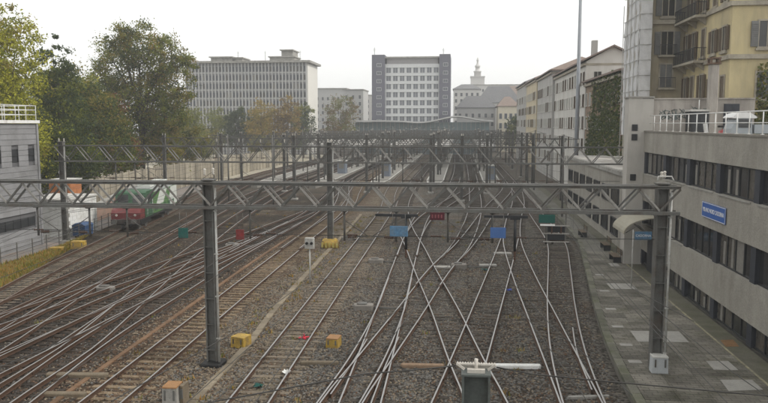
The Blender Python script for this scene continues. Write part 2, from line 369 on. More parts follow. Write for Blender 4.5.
tM2 = track('extra yard track rising straight beside the gentle yard crossover', [(-19.4,18),(-18.9,27),(-18.5,36),(-18.0,46),(-17.4,56),(-17.0,68)], 19, M_sl_yard, keep_off=[tL5, tL4, tL3])
tM3 = track('extra slip track crossing the left yard at a flat angle', [(-24.6,26),(-23.2,34),(-21.6,43),(-20.3,52),(-19.0,62),(-17.2,80)], 20, M_sl_yard, keep_off=[tL1, tL2, tL4, tL5, tM1])
tN = track('distant track turning off the diagonal between the two middle platforms', [(-2.0,44),(-1.4,48.9),(-.2,57),(.9,70),(1.6,84),(1.9,100),(1.9,Y1)], 15, M_sl_dark, keep_off=[tC, tD])
tX = track('faint link track joining the diagonal and the straight centre track far off', [(-4.05,54),(-4.2,64),(-3.7,76),(-1.6,92),(.6,106),(1.85,124)], 16, M_sl_dark, keep_off=[tD, tN, tC])
tY_ = track('far link track between the tan-sleepered track and the yard', [(-13.6,56),(-13.7,68),(-14.3,82),(-16.2,98),(-18.4,112),(-20.2,128)], 17, M_sl_dark, keep_off=[tG, tL5])

# check rails and guard rails in the turnouts (bright short rails)
def rail_piece(label, pts, z=.0):
    P = catmull(pts, 1.0); b = rail_mesh([p-P[0] for p in P], 0, z, .9)
    o = b.build('guard_rail', [M_railside, M_railtop], None, (P[0].x, P[0].y, 0)); tag(o, label, 'rail', 'loose guard rails')
rail_piece('short guard rail inside the crossing left of the near post', [(-3.15,24.5),(-3.05,29),(-2.85,33)], .02)
rail_piece('short guard rail beside the joined rails at the bottom centre left', [(-4.75,25.5),(-4.45,29.5),(-4.3,32.5)], .02)
rail_piece('short guard rail inside the platform track at its lower bend', [(5.0,27),(5.15,31.5),(5.55,35.5)], .02)
rail_piece('short guard rail in the yard below the teal plate', [(-18.2,29),(-18.6,33),(-19.2,38)], .02)

# cable trough of concrete lids between the two straight tracks
tr = empty('cable_trough', (-9.7, 24.2, 0)); tag(tr, 'tan concrete cable trough running beside the tall near gantry column', 'cable trough')
tp = resample(catmull([(-9.6,12),(-9.7,24.2),(-9.75,31.8),(-10.1,37),(-10.5,51.7),(-10.75,65.6),(-11.2,80)], 1), 1.02)
lb = MB(); lb.chbox(-.17, .17, -.5, .5, -.2, 0, .015); lid = lb.mesh('lid', M_trough)
for (p, dr) in tp:
    link('lid', lid, tr, (p.x+9.7, p.y-24.2, -.10+random.uniform(-.015,.015)), math.atan2(dr.y, dr.x)-math.pi/2+random.uniform(-.02,.02))
tr2 = empty('cable_trough', (-14.9, 30, 0)); tag(tr2, 'rusty brown cable duct between the tan-sleepered track and its neighbour', 'cable trough')
M_duct = mat('rusty_duct', (.16, .095, .055), .9, .3, 3, 20, .2, rnd=.2)
lb = MB(); lb.chbox(-.11, .11, -.5, .5, -.2, 0, .015); lid2 = lb.mesh('lid', M_duct)
for (p, dr) in resample(catmull([(-14.7,20),(-14.9,30),(-15.1,40),(-15.3,52),(-15.3,64)], 1), 1.02):
    link('lid', lid2, tr2, (p.x+14.9, p.y-30, -.11), math.atan2(dr.y, dr.x)-math.pi/2)

# ------------------------------------------------------------------ long platform on the right
M_pave = mat('platform_paving', (.168, .156, .132), .95, .3, 1.2, 24, .25, rnd=.3, dirt=(.080, .076, .052), dirt_amt=.4, tiles=.24)
M_pave_s = mat('platform_screed', (.155, .148, .130), .95, .25, .8, 24, .2, dirt=(.09, .09, .065), dirt_amt=.4)
M_moss = mat('mossy_screed', (.125, .118, .092), .95, .3, 1.0, 24, .2, dirt=(.085, .088, .052), dirt_amt=.5)
M_patch = mat('pale_patch', (.31, .30, .275), .9, .15, 2, 24, .1, dirt=(.25, .24, .22), dirt_amt=.4)
M_line = mat('faded_yellow_line', (.33, .30, .20), .9, .3, 3, 24, dirt=(.16, .155, .12), dirt_amt=.55)
PZ = .30
M_cope = mat('mossy_coping', (.14,.135,.112), .95, .3, 1.2, 24, .2, rnd=.25, dirt=(.085,.09,.05), dirt_amt=.5)
edge = [p for p in tR1 if 9 <= p.y <= 240]
def edge_x(y):
    for a, b in zip(edge, edge[1:]):
        if a.y <= y <= b.y:
            return a.x + (b.x-a.x)*(y-a.y)/(b.y-a.y) + 1.70
    return edge[0].x+1.7 if y < edge[0].y else edge[-1].x+1.7
plat = struct(empty('platform', (11, 9, 0)))
pb = MB(); ys = [9+i*2 for i in range(58)]
for a, b in zip(ys, ys[1:]):
    xa, xb = edge_x(a)+.06, edge_x(b)+.06
    pb.quad((xa,a,PZ-.03),(12.6,a,PZ-.03),(12.6,b,PZ-.03),(xb,b,PZ-.03)); pb.quad((xa,a,PZ-.03),(xb,b,PZ-.03),(xb,b,GZ-.1),(xa,a,GZ-.1))
o = pb.build('platform_bed', M_pave_s, plat); o.location = (-11,-9,0)
# paving rows: individual slabs near, as far as they can be told apart
for r_ in range(40):
    y = 19 + r_*.92; x = edge_x(y+.46)+.36; xe = 11.44; k = max(2, round((xe-x)/1.15)); wd = (xe-x)/k
    for i in range(k):
        sb = MB(); x0 = x+i*wd; sb.box(x0+.008, x0+wd-.008, y+.008, y+.912, PZ-.06, PZ+random.uniform(-.004,.004))
        o = sb.build('paving_slab', M_pave, plat); o.location = (-11,-9,0)
y = 12.0
while y < 92:
    xa, xb = edge_x(y), edge_x(y+.98)
    sb = MB(); sb.prism([(xa,y+.01),(xa+.34,y+.01),(xb+.34,y+.98),(xb,y+.98)], 'z', PZ-.14, PZ+.012+random.uniform(-.004,.004))
    o = sb.build('coping_stone', M_cope, plat); o.location = (-11,-9,0); y += 1.0
sb = MB(); sb.quad((11.54,12,PZ+.001),(12.55,12,PZ+.001),(12.55,118,PZ+.001),(11.54,118,PZ+.001)); o = sb.build('wall_strip', M_moss, plat); o.location = (-11,-9,0)
sb = MB(); sb.box(11.45, 11.54, 12, 60, PZ-.05, PZ+.012); o = sb.build('drain_line', M_line, plat); o.location = (-11,-9,0)
for q in ([(7.95,32.45),(10.2,32.6),(10.25,34.3),(8.0,34.15)], [(10.05,28.95),(11.0,29.0),(11.0,30.1),(10.1,30.0)], [(9.8,26.6),(11.1,26.9),(11.1,27.9),(9.9,27.8)],
          [(8.9,43.0),(10.4,43.1),(10.4,44.6),(8.9,44.5)], [(10.3,50),(10.9,50.1),(10.9,51.2),(10.3,51.1)]):
    sb = MB(); sb.prism(q, 'z', PZ-.02, PZ+.012); o = sb.build('repair_patch', M_patch, plat); o.location = (-11,-9,0)
for y in (29.6, 31.9, 34.8, 38.2, 42.4, 47.0):
    x = edge_x(y)+.55; sb = MB(); sb.box(x, x+.52, y-.16, y+.2, PZ-.02, PZ+.014); o = sb.build('edge_mark', M_patch, plat); o.location = (-11,-9,0)
sb = MB(); sb.prism([(11.6,32.1),(12.2,32.2),(12.3,33.2),(11.7,33.1)], 'z', PZ-.02, PZ+.010); o = sb.build('inspection_cover', mat('rusty_cover', (.20,.11,.05), .9, .3, 4), plat); o.location = (-11,-9,0)

# ------------------------------------------------------------------ buildings: helpers
M_glass = mat('window_glass', (.028, .029, .030), .12, .25, 1.2, 5, spec=.6)
M_glass_b = mat('window_glass_blind', (.22, .21, .19), .35, .2, 2, 8, spec=.4)
M_glass_c = mat('window_glass_curtain', (.085, .078, .068), .25, .3, 3, 12, spec=.5)
M_frame_d = mat('dark_window_frame', (.030, .032, .035), .5, .15, 3)
M_frame_w = mat('pale_window_frame', (.55, .54, .50), .6, .12, 3)
M_shut = mat('brown_shutter', (.12, .09, .06), .75, .25, 5)
M_shut_g = mat('grey_shutter', (.17, .17, .165), .75, .2, 5)
WM = {}
def window_mesh(w, h, fm, pm, fr=.07, mull=1, sill=True, key=''):
    k = (round(w,2), round(h,2), fm.name, pm.name, mull, sill, key)
    if k in WM: return WM[k]
    b = MB()
    b.quad((-w/2,-.015,0),(w/2,-.015,0),(w/2,-.015,h),(-w/2,-.015,h), 1)
    for x0, x1, z0, z1 in ((-w/2-fr,-w/2,-fr,h+fr),(w/2,w/2+fr,-fr,h+fr),(-w/2,w/2,h,h+fr),(-w/2,w/2,-fr,0)): b.box(x0, x1, -.09, .02, z0, z1, 0)
    for i in range(mull): x = -w/2 + w*(i+1)/(mull+1); b.box(x-fr*.3, x+fr*.3, -.05, .01, 0, h, 0)
    if sill: b.box(-w/2-fr*1.8, w/2+fr*1.8, -.18, .02, -fr*2.2, -fr-.003, 0)
    WM[k] = b.mesh('window', [fm, pm]); return WM[k]
FACE = {'-y': 0.0, '-x': -math.pi/2, '+x': math.pi/2}
def put_window(root, side, plane, u, z, w, h, fm=M_frame_w, pm=M_glass, **kw):
    me = window_mesh(w, h, fm, pm, **kw); L = root.location
    p = (u, plane, z) if side == '-y' else (plane, u, z)
    return link('window', me, root, (p[0]-L.x, p[1]-L.y, p[2]-L.z), FACE[side])
def part(root, name, b, mats):
    o = b.build(name, mats, root); o.location = -root.location; return o
def gable_roof(root, x0, x1, y0, y1, z, rise, material, along='y', over=.5, hip=0, th=.22):
    """pitched roof with real thickness and overhang; hip>0 pulls the ridge ends in"""
    b = MB()
    for s in (0, 1):
        zz = z + s*th
        if along == 'y':
            xm = (x0+x1)/2; pts = [(x0-over,y0-over,zz),(x1+over,y0-over,zz),(x1+over,y1+over,zz),(x0-over,y1+over,zz),(xm,y0-over+hip,zz+rise),(xm,y1+over-hip,zz+rise)]
            fs = [(0,4,5,3),(1,2,5,4),(0,1,4),(2,3,5)]
        else:
            ym = (y0+y1)/2; pts = [(x0-over,y0-over,zz),(x1+over,y0-over,zz),(x1+over,y1+over,zz),(x0-over,y1+over,zz),(x0-over+hip,ym,zz+rise),(x1+over-hip,ym,zz+rise)]
            fs = [(0,1,5,4),(2,3,4,5),(1,2,5),(3,0,4)]
        if hip == 0: fs = fs[:2]
        n = len(b.v); b.v += pts
        for f in fs: b.face(tuple(n+i for i in (f if s else f[::-1])))
    rim = [0,1,2,3] if hip else ([0,4,1,2,5,3] if along == 'y' else [0,1,5,2,3,4])
    for i, k in enumerate(rim): k2 = rim[(i+1) % len(rim)]; b.face((k, k2, 6+k2, 6+k))
    return part(root, 'roof', b, material)

# ------------------------------------------------------------------ station wing with the three window bands (right)
M_wall_g = mat('grey_render', (.315, .298, .262), .92, .2, 1.0, 16, .6, dirt=(.235, .22, .19), dirt_amt=.45, stain=.15)
M_pier_w = mat('pale_pier', (.44, .42, .385), .9, .1, 1.0, 30, .1, dirt=(.38, .36, .33), dirt_amt=.4, stain=.2)
M_dkpier = mat('dark_blue_pier', (.036, .040, .050), .6, .15, 2)
XF = 12.4; YE = 51.0; Y0 = 4.0
wing = empty('station_wing', (XF, Y0, 0)); tag(wing, 'long grey rendered station wing with dark window bands beside the right platform', 'building')
BANDS = [(.42, 1.44), (3.2, 4.8), (6.64, 8.1)]
sp = [(-.3, BANDS[0][0]), (1.44, 3.2), (4.8, 6.64), (8.1, 9.45)]
for i, (a, b) in enumerate(sp):
    q = MB(); xx = XF if i else XF+.12
    q.box(xx, XF+.6, Y0, YE, a, b)
    part(wing, 'spandrel', q, M_wall_g if i else mat('plinth', (.055,.052,.046), .9, .2, 2))
q = MB(); q.box(XF-.05, XF+.5, Y0, YE, 9.451, 9.55); part(wing, 'parapet_coping', q, mat('coping', (.20,.185,.16), .9, .2, 2))
q = MB(); q.box(XF+.62, XF+14, Y0, YE, -.3, 8.95); part(wing, 'inner_block', q, M_wall_g)
q = MB(); q.box(XF+.62, XF+14, Y0, YE, 8.954, 9.0); part(wing, 'terrace_deck', q, mat('terrace_deck', (.23,.22,.20), .95, .2, 1))
bay = 4.7
rb = random.Random(5)
for bi, (z0, z1) in enumerate(BANDS):
    y = YE; k = 0
    while y > Y0 + 1:
        ya = max(Y0, y-bay)
        q = MB(); q.box(XF+.06, XF+.6, y-.55 if k else y-.35, y-.002, z0+.001, z1-.001); part(wing, 'pier', q, M_dkpier)
        # one window unit: frame with panes as its children
        yb = y-.55 if k else y-.35
        n = 4; pw = (yb-ya)/n
        f = MB(); f.box(XF+.2, XF+.3, ya, yb, z0+.002, z0+.08); f.box(XF+.2, XF+.3, ya, yb, z1-.08, z1-.002)
        for j in range(n): f.box(XF+.19, XF+.31, ya+j*pw-.045 if j else ya, ya+j*pw+.045, z0+.081, z1-.081)
        wf = part(wing, 'window', f, M_frame_d)
        for j in range(n):
            if y > 14:
                g = MB(); g.box(XF+.235, XF+.26, ya+j*pw+.046, ya+(j+1)*pw-.046, z0+.082, z1-.082)
                pm = rb.choices([M_glass, M_glass_c, M_glass_b], [6, 3, .8])[0]
                g.build('pane', pm, wf)
                if rb.random() < .30:      # a pale curtain hanging behind part of the glass shows as a strip
                    c = MB(); u = ya+j*pw+.15+rb.random()*.3; c.box(XF+.222, XF+.233, u, u+.28, z0+.1, z1-.1-rb.random()*.3)
                    c.build('curtain', M_glass_b, wf)
        if bi and rb.random() < .8:
            s = MB(); s.box(XF-.05, XF+.02, ya+.1, yb-.1, z0-.06, z0-.004); part(wing, 'sill', s, M_conc)
        y -= bay; k += 1
q = MB(); q.box(11.3, 12.2, YE+.01, YE+1.2, -.3, 11.75); q.box(12.2, 12.95, YE+.03, YE+1.2, -.3, 11.7); part(wing, 'end_pier', q, M_pier_w)
q = MB(); q.box(11.23, 12.97, YE-.05, YE+1.27, 11.752, 11.86); part(wing, 'pier_cap', q, M_conc)
for z in (9.75, 9.1, 6.35):
    v = MB(); v.box(11.55, 11.92, YE-.03, YE+.0, z-.22, z+.22)
    for s in range(4): v.box(11.53, 11.94, YE-.055, YE-.03, z-.2+s*.11, z-.16+s*.11)
    part(wing, 'vent_grille', v, M_frame_d)
M_wall_t = mat('terrace_wall', (.40, .37, .335), .92, .14, 1.2, 30, .2, dirt=(.22, .20, .18), dirt_amt=.5, stain=.2)
q = MB(); q.box(12.96, 19.6, YE+.3, YE+.7, 8.9, 11.66); q.box(12.98, 19.6, YE+.22, YE+.78, 11.662, 11.75); tw = part(wing, 'terrace_wall', q, M_wall_t)
# railing along the terrace edge
rail_root = empty('terrace_railing', (XF+.25, Y0, 9.55)); tag(rail_root, 'white tubular railing along the terrace edge of the station wing', 'railing')
b = MB(); b.tube([(0,.5,1.0),(0,YE-Y0-.2,1.0)], .03, 6); b.build('top_rail', M_white, rail_root)
b = MB(); b.tube([(0,.5,.5),(0,YE-Y0-.2,.5)], .022, 6); b.build('middle_rail', M_white, rail_root)
pm_ = MB(); pm_.tube([(0,0,0),(0,0,1.0)], .026, 6); pm_.box(-.06,.06,-.06,.06,0,.02); pme = pm_.mesh('post', M_white)
y = .6
while y < YE-Y0: link('post', pme, rail_root, (0, y, 0)); y += 1.45
# graffiti scribbles on the terrace wall: flat strokes of paint a few millimetres proud
def stroke(b, pts, y, wd, mi=0):
    for (x0, z0), (x1, z1) in zip(pts, pts[1:]):
        d = Vector((x1-x0, z1-z0)); d.normalize(); nx, nz = -d.y*wd/2, d.x*wd/2; e = wd*.3
        b.quad((x0-d.x*e+nx,y,z0-d.y*e+nz),(x0-d.x*e-nx,y,z0-d.y*e-nz),(x1+d.x*e-nx,y,z1+d.y*e-nz),(x1+d.x*e+nx,y,z1+d.y*e+nz), mi)
rg = random.Random(3)
gf = MB(); x = 13.4
for k in range(13):
    base = 10.2+rg.uniform(0,.2); hgt = rg.uniform(.35,.95); wl = .42; pts = []
    for j in range(9): pts.append((x + wl*(.5+.5*math.sin(j*2.1+k*1.7)), base + hgt*(.5+.5*math.cos(j*1.5+k*.9))))
    stroke(gf, pts, YE+.297-.0006*k, .045); x += .26
part(wing, 'graffiti', gf, mat('graffiti_paint', (.12,.15,.145), .7, .2, 6))

# chimney stack, dark shed and door on the terrace
ch = empty('chimney_stack', (16.5, 50.3, 9.0)); tag(ch, 'square pale chimney stack with dark cap standing on the terrace', 'chimney')
b = MB(); b.chbox(-.28,.28,-.28,.28,0,4.9,.03); b.build('stack', M_wall_t, ch)
b = MB(); b.box(-.36,.36,-.36,.36,4.901,5.0); b.box(-.36,.36,-.36,.36,5.25,5.34); [b.box(sx*.26-.06,sx*.26+.06,sy*.26-.06,sy*.26+.06,5.0,5.25) for sx in (-1,1) for sy in (-1,1)]; b.build('cap', mat('chimney_cap', (.13,.085,.06), .9, .2), ch)
sh = empty('terrace_shed', (15.55, 50.2, 9.0)); tag(sh, 'small black shed with pale lintel beside the chimney stack', 'shed')
b = MB(); b.box(-.55,.55,-.6,.6,0,1.82); b.box(-.5,-.02,-.63,-.6,.08,1.7); b.box(.02,.5,-.63,-.6,.08,1.7); b.build('body', M_frame_d, sh)
b = MB(); b.box(-.62,.62,-.68,.66,1.821,1.95); b.build('lintel', M_conc_l, sh)
b = MB(); b.tube([(.1,0,1.95),(.1,0,2.6)], .03); b.build('vent_pipe', M_white, sh)
b = MB(); b.box(17.6,18.6,YE+.24,YE+.298,9.6,11.35); b.box(17.68,18.08,YE+.22,YE+.24,9.7,11.25); b.box(18.12,18.52,YE+.22,YE+.24,9.7,11.25); dr = part(wing, 'door', b, M_dkpier)

# small three-wheeled pickup parked on the terrace
M_pgrey = mat('pickup_grey', (.30,.325,.345), .5, .1, 3, spec=.5); M_pwhite = mat('pickup_white', (.66,.66,.65), .5, .06, 3, spec=.5)
pk = empty('pickup', (14.75, 40.6, 9.0)); tag(pk, 'small grey pickup with white cab roof parked on the terrace', 'pickup')
b = MB(); b.prism([(-.62,.32),(-.58,.75),(-.35,1.32),(.42,1.36),(.5,.32)], 'y', -.6, .6); b.build('cab', M_pgrey, pk)
b = MB(); b.prism([(-.62,1.34),(-.36,1.55),(.0,1.64),(.35,1.56),(.66,1.36),(.6,1.30),(-.58,1.30)], 'y', -.7, .7); b.build('cab_roof', M_pwhite, pk)
b = MB(); b.box(-.24,.38,-.615,-.602,.80,1.24); b.build('side_window', M_glass, pk)
b = MB(); b.box(.56,2.75,-.66,.66,.50,.58); b.box(.56,2.75,-.66,-.62,.58,.98); b.box(.56,2.75,.62,.66,.58,.98); b.box(2.71,2.75,-.62,.62,.58,.98); b.box(.56,.60,-.62,.62,.58,.98); b.build('load_bed', M_pgrey, pk)
wb = MB()
def wheel(root, x, y, z, r, wd):
    b = MB(); b.tube([(0,-wd/2,0),(0,-wd/2+.02,0),(0,wd/2-.02,0),(0,wd/2,0)], [r*.86,r,r,r*.86], 18); o = b.build('wheel', M_black, root, (x,y,z))
    b = MB(); b.tube([(0,-wd/2-.008,0),(0,wd/2+.008,0)], r*.5, 14); b.build('rim', M_steel_l, o); return o
wheel(pk, -.2, 0, .24, .24, .15); wheel(pk, 2.05, -.52, .24, .24, .16); wheel(pk, 2.05, .52, .24, .24, .16)
sm_ = empty('motor_scooter', (13.9, 42.8, 9.0)); tag(sm_, 'red scooter with a white front shield on the terrace', 'scooter')
M_scred = mat('scooter_red', (.42,.10,.10), .4, .1, 4, spec=.5)
b = MB(); b.prism([(-.1,.35),(.1,.28),(.55,.28),(.62,.62),(1.12,.82),(1.25,.66),(1.1,.4),(.75,.2),(.05,.2)], 'y', -.16, .16); b.build('body', M_scred, sm_)
b = MB(); b.prism([(-.12,.30),(-.02,.30),(-.12,1.02),(-.24,1.0)], 'y', -.2, .2); b.build('shield', M_pwhite, sm_)
b = MB(); b.chbox(.52,1.15,-.14,.14,.80,.92,.03); b.build('seat', M_black, sm_)
b = MB(); b.tube([(-.2,-.32,1.1),(-.12,0,1.05),(-.2,.32,1.1)], .018); b.tube([(-.12,0,1.05),(-.1,0,.35)], .03); b.build('handlebar', M_black, sm_)
wheel(sm_, -.2, 0, .23, .23, .1); wheel(sm_, 1.0, 0, .23, .23, .1)

def text_mesh(txt, size, material, depth=.004, align='CENTER'):
    cu = bpy.data.curves.new('lettering', 'FONT'); cu.body = txt; cu.size = size; cu.extrude = depth; cu.align_x = align; cu.align_y = 'CENTER'
    o = bpy.data.objects.new('lettering', cu); COL.objects.link(o); dg = bpy.context.evaluated_depsgraph_get(); dg.update()
    me = bpy.data.meshes.new_from_object(o.evaluated_get(dg)); me.materials.clear(); me.materials.append(material)
    bpy.data.objects.remove(o); return me
def sign_board(name, label, loc, rz, w, h, m, txt=None, tsize=.2, border=None, cat='sign', twid=None):
    root = empty(name, loc, rz); tag(root, label, cat)
    b = MB(); b.chbox(-w/2, w/2, -.03, .0, -h/2, h/2, .004); b.build('panel', m, root)
    if border: 
        b = MB(); e = .02; f = .045
        for x0,x1,z0,z1 in ((-w/2+e,w/2-e,h/2-f,h/2-e),(-w/2+e,w/2-e,-h/2+e,-h/2+f),(-w/2+e,-w/2+f,-h/2+f,h/2-f),(w/2-f,w/2-e,-h/2+f,h/2-f)): b.box(x0,x1,-.036,-.030,z0,z1)
        b.build('border', border, root)
    if txt:
        o = link('lettering', text_mesh(txt, tsize, M_txt), root, (0,-.036,0)); o.rotation_euler = (R(90),0,0)
        xs = [v.co.x for v in o.data.vertices]; tw_ = max(xs)-min(xs); o.scale = ((twid or w*.88)/tw_, 1, 1)
    return root
sign_board('station_sign', 'blue station name sign with white lettering on the wing facade', (XF-.04, 36.7, 5.68), -math.pi/2, 3.35, .78, M_blue, 'MILANO NORD CADORNA', .30, M_white)

# curved awning over a doorway at the end of the wing
aw = empty('door_awning', (XF, 48.4, 3.3)); tag(aw, 'beige curved awning over the doorway at the foot of the pale pier', 'awning')
b = MB(); A = [(-2.1*math.sin(R(a)), 1.05*math.cos(R(a))-.25) for a in range(0, 91, 10)]
outl = A + [(x*.97, z-.06) for x, z in reversed(A)]
b.prism([(x, z) for x, z in outl], 'y', -1.7, 1.7); b.build('canopy', mat('awning_beige', (.33,.31,.25), .8, .15, 2, dirt=(.33,.30,.23), dirt_amt=.4), aw)
for y in (-1.6, 0, 1.6):
    b = MB(); b.tube([(-.02,y,-.6),(-1.2,y,.3),(-1.95,y,-.2)], .025); b.build('bracket', M_steel, aw)
b = MB(); b.box(XF-.03, XF+.001+.1, 47.6, 49.0, PZ+.02, 2.6); part(wing, 'doorway', b, M_frame_d)
st = sign_board('platform_sign', 'small blue platform name sign on a post below the awning', (10.75, 43.6, 3.42), R(4), 1.0, .5, M_blue_l, 'CADORNA', .2, None)
b = MB(); b.tube([(-.58,.03,-3.1),(-.58,.03,.35)], .035); b.build('post', M_steel_l, st)
b = MB(); b.tube([(-.58,.03,.2),(.5,.03,.2)], .02); b.build('arm', M_steel_l, st)
def bench(x, y, rz, label):
    r_ = empty('bench', (x, y, PZ), rz); tag(r_, label, 'bench', 'platform benches')
    for k in range(4): b = MB(); b.box(-.9,.9,-.25+k*.13,-.14+k*.13,.43,.46); b.build('slat', M_shut, r_)
    for k in range(3): b = MB(); b.box(-.9,.9,.28,.31,.56+k*.14,.66+k*.14); b.build('backrest_slat', M_shut, r_)
    for s in (-.7,.7): b = MB(); b.box(s-.03,s+.03,-.22,.3,0,.43); b.box(s-.03,s+.03,.25,.28,.43,.98); b.build('leg', M_frame_d, r_)
bench(10.9, 52.0, -math.pi/2, 'wooden platform bench just beyond the curved awning')
bench(11.2, 57.0, -math.pi/2, 'wooden platform bench farther along by the low wing')
bench(10.5, 63.5, -math.pi/2, 'farthest wooden platform bench along the low wing')
# low wing farther along the platform
lw = empty('low_station_wing', (12.4, 52.3, 0)); tag(lw, 'low grey wing with pale gravel roof beyond the pale pier', 'building')
q = MB(); q.box(12.4, 30, 52.3, 86, -.3, 6.0); part(lw, 'wall', q, M_wall_g)
q = MB(); q.box(12.25, 30.1, 52.25, 86.1, 6.001, 6.32); part(lw, 'parapet', q, M_conc)
q = MB(); q.box(12.55, 29.9, 52.4, 85.9, 6.321, 6.36); part(lw, 'roof', q, mat('gravel_roof', (.50,.48,.45), .95, .25, 1.2, 20, .2, dirt=(.30,.27,.24), dirt_amt=.45))
for y in range(54, 85, 4):
    for z, h in ((1.1, 1.3), (3.6, 1.2)): put_window(lw, '-x', 12.4, y+1.6, z, 2.6, h, M_frame_d, random.choice([M_glass, M_glass_c, M_glass]), mull=3, sill=False)
for (x, y, s) in ((15, 58, .7), (17.5, 63, 1.0), (14.6, 68, .6), (20, 57, .9), (16, 75, .8)):
    b = MB(); b.chbox(x-s, x+s, y-s*.7, y+s*.7, 6.361, 6.75, .04); part(lw, 'roof_vent', b, M_conc_l)

# ------------------------------------------------------------------ yellow apartment house with the sheeted scaffold
M_yel = mat('ochre_render', (.53, .45, .26), .92, .14, .6, 25, .15, dirt=(.34, .29, .195), dirt_amt=.5, stain=.18)
M_yel_g = mat('grimy_ochre', (.36, .315, .22), .92, .15, .6, 25, .15, dirt=(.22, .19, .145), dirt_amt=.55, stain=.18)
M_stone = mat('stone_trim', (.36, .325, .26), .9, .15, 1.5, 25, .1, dirt=(.22,.20,.165), dirt_amt=.4)
M_sheet = mat('scaffold_sheet', (.60, .60, .60), .8, .08, 1.2, 8, .0, dirt=(.52,.52,.53), dirt_amt=.45)
M_plast = mat('plaster_wall', (.42, .37, .29), .92, .15, .8, 25, dirt=(.28,.24,.18), dirt_amt=.5, stain=.2)
yb_ = empty('yellow_apartment_house', (19.15, 55, 0)); tag(yb_, 'yellow apartment house with balconies and brown shutters above the terrace', 'building')
q = MB(); q.box(19.15, 36, 55, 74, -.3, 26); part(yb_, 'wall', q, M_yel)
for z in (14.65, 18.4, 22.2):
    q = MB(); q.box(18.97, 36.1, 54.82, 66, z, z+.32); part(yb_, 'string_course', q, M_stone)
def shutter_window(root, side, plane, u, z, w=1.0, h=1.75, closed=False, mm=None):
    mm = mm or M_shut
    o = put_window(root, side, plane, u, z, w, h, M_stone, mm if closed else M_glass, fr=.12, mull=1)
    for s in (-1, 1):
        b = MB()
        if closed:
            for k in range(int(h/.14)): b.box(s*w/4-w/4+.03, s*w/4+w/4-.03, -.06, -.02, k*.14+.02, k*.14+.11)
        else:
            for k in range(int(h/.14)): b.box(s*(w/2+.32)-.24, s*(w/2+.32)+.24, -.15, -.10, k*.14+.02, k*.14+.12)
            b.box(s*(w/2+.32)-.25, s*(w/2+.32)+.25, -.10, -.05, 0, h)
        me = b.mesh('shutter', mm); link('shutter', me, o)
    return o
for fi, z in enumerate((11.8, 15.4, 18.95, 22.8)):
    for k, y in enumerate((56.3, 58.6, 61.0, 63.4, 65.2)):
        shutter_window(yb_, '-x', 19.15, y, z, .8, 1.7 if k < 2 else 2.1, closed=(k+fi) % 3 == 0)
    for k, x in enumerate((21.6, 25.1, 28.6)):
        shutter_window(yb_, '-y', 55, x, z+.1, 1.15, 1.8, closed=(k+fi) % 2 == 0, mm=M_shut_g)
def balcony(root, x, y0, y1, z, depth=1.0):
    b = MB(); b.box(x-depth, x-.01, y0, y1, z-.18, z); bo = part(root, 'balcony', b, M_stone)
    for yy in (y0+.5, y1-.5, (y0+y1)/2):
        b = MB(); b.prism([(x-.01, z-.181), (x-depth*.8, z-.181), (x-.01, z-.75)], 'y', yy-.12, yy+.12); b.build('bracket', M_stone, bo)
    b = MB(); b.bar((x-depth+.05,y0+.05,z+1), (x-depth+.05,y1-.05,z+1), .05); b.bar((x-depth+.05,y0+.05,z+.1), (x-depth+.05,y1-.05,z+.1), .04)
    for yy in (y0+.05, y1-.05): b.bar((x-depth+.05,yy,z+1), (x-.02,yy,z+1), .05); b.bar((x-depth+.05,yy,z+.1), (x-.02,yy,z+.1), .04)
    k = int((y1-y0)/.16)
    for i in range(k+1): yy = y0+.05+(y1-y0-.1)*i/k; b.bar((x-depth+.05,yy,z), (x-depth+.05,yy,z+1), .022)
    for i in range(5): xx = x-depth+.05+depth*.19*i; b.bar((xx,y0+.05,z), (xx,y0+.05,z+1), .022); b.bar((xx,y1-.05,z), (xx,y1-.05,z+1), .022)
    b.build('railing', M_frame_d, bo)
balcony(yb_, 19.15, 60.2, 65.9, 15.0); balcony(yb_, 19.15, 60.2, 65.9, 18.55); balcony(yb_, 19.15, 60.2, 65.9, 22.4)
# corner bay behind, partly wrapped
cb = empty('corner_house', (16.3, 66, 0)); tag(cb, 'grimy corner house with tall windows between the scaffold sheeting and yellow house', 'building')
q = MB(); q.box(16.3, 19.13, 66, 76, -.3, 25); part(cb, 'wall', q, M_yel_g)
for z in (18.6, 22.3):
    q = MB(); q.box(16.1, 19.12, 65.78, 76, z, z+.35); part(cb, 'string_course', q, M_stone)
for z in (10.6, 13.2, 16.0, 19.3, 22.8):
    shutter_window(cb, '-y', 66, 17.65, z, 1.0, 1.95 if z > 11 else 1.3, closed=z in (13.2, 22.8), mm=M_shut_g)
for z in (13.1, 15.9):
    b = MB(); b.box(16.9, 18.4, 65.45, 65.99, z-.12, z); bo = part(cb, 'balcony', b, M_stone)
    b = MB(); b.bar((16.95,65.5,z+.9),(18.35,65.5,z+.9),.05)
    for i in range(12): b.bar((16.95+i*.127,65.5,z),(16.95+i*.127,65.5,z+.9),.022)
    b.build('railing', M_frame_d, bo)
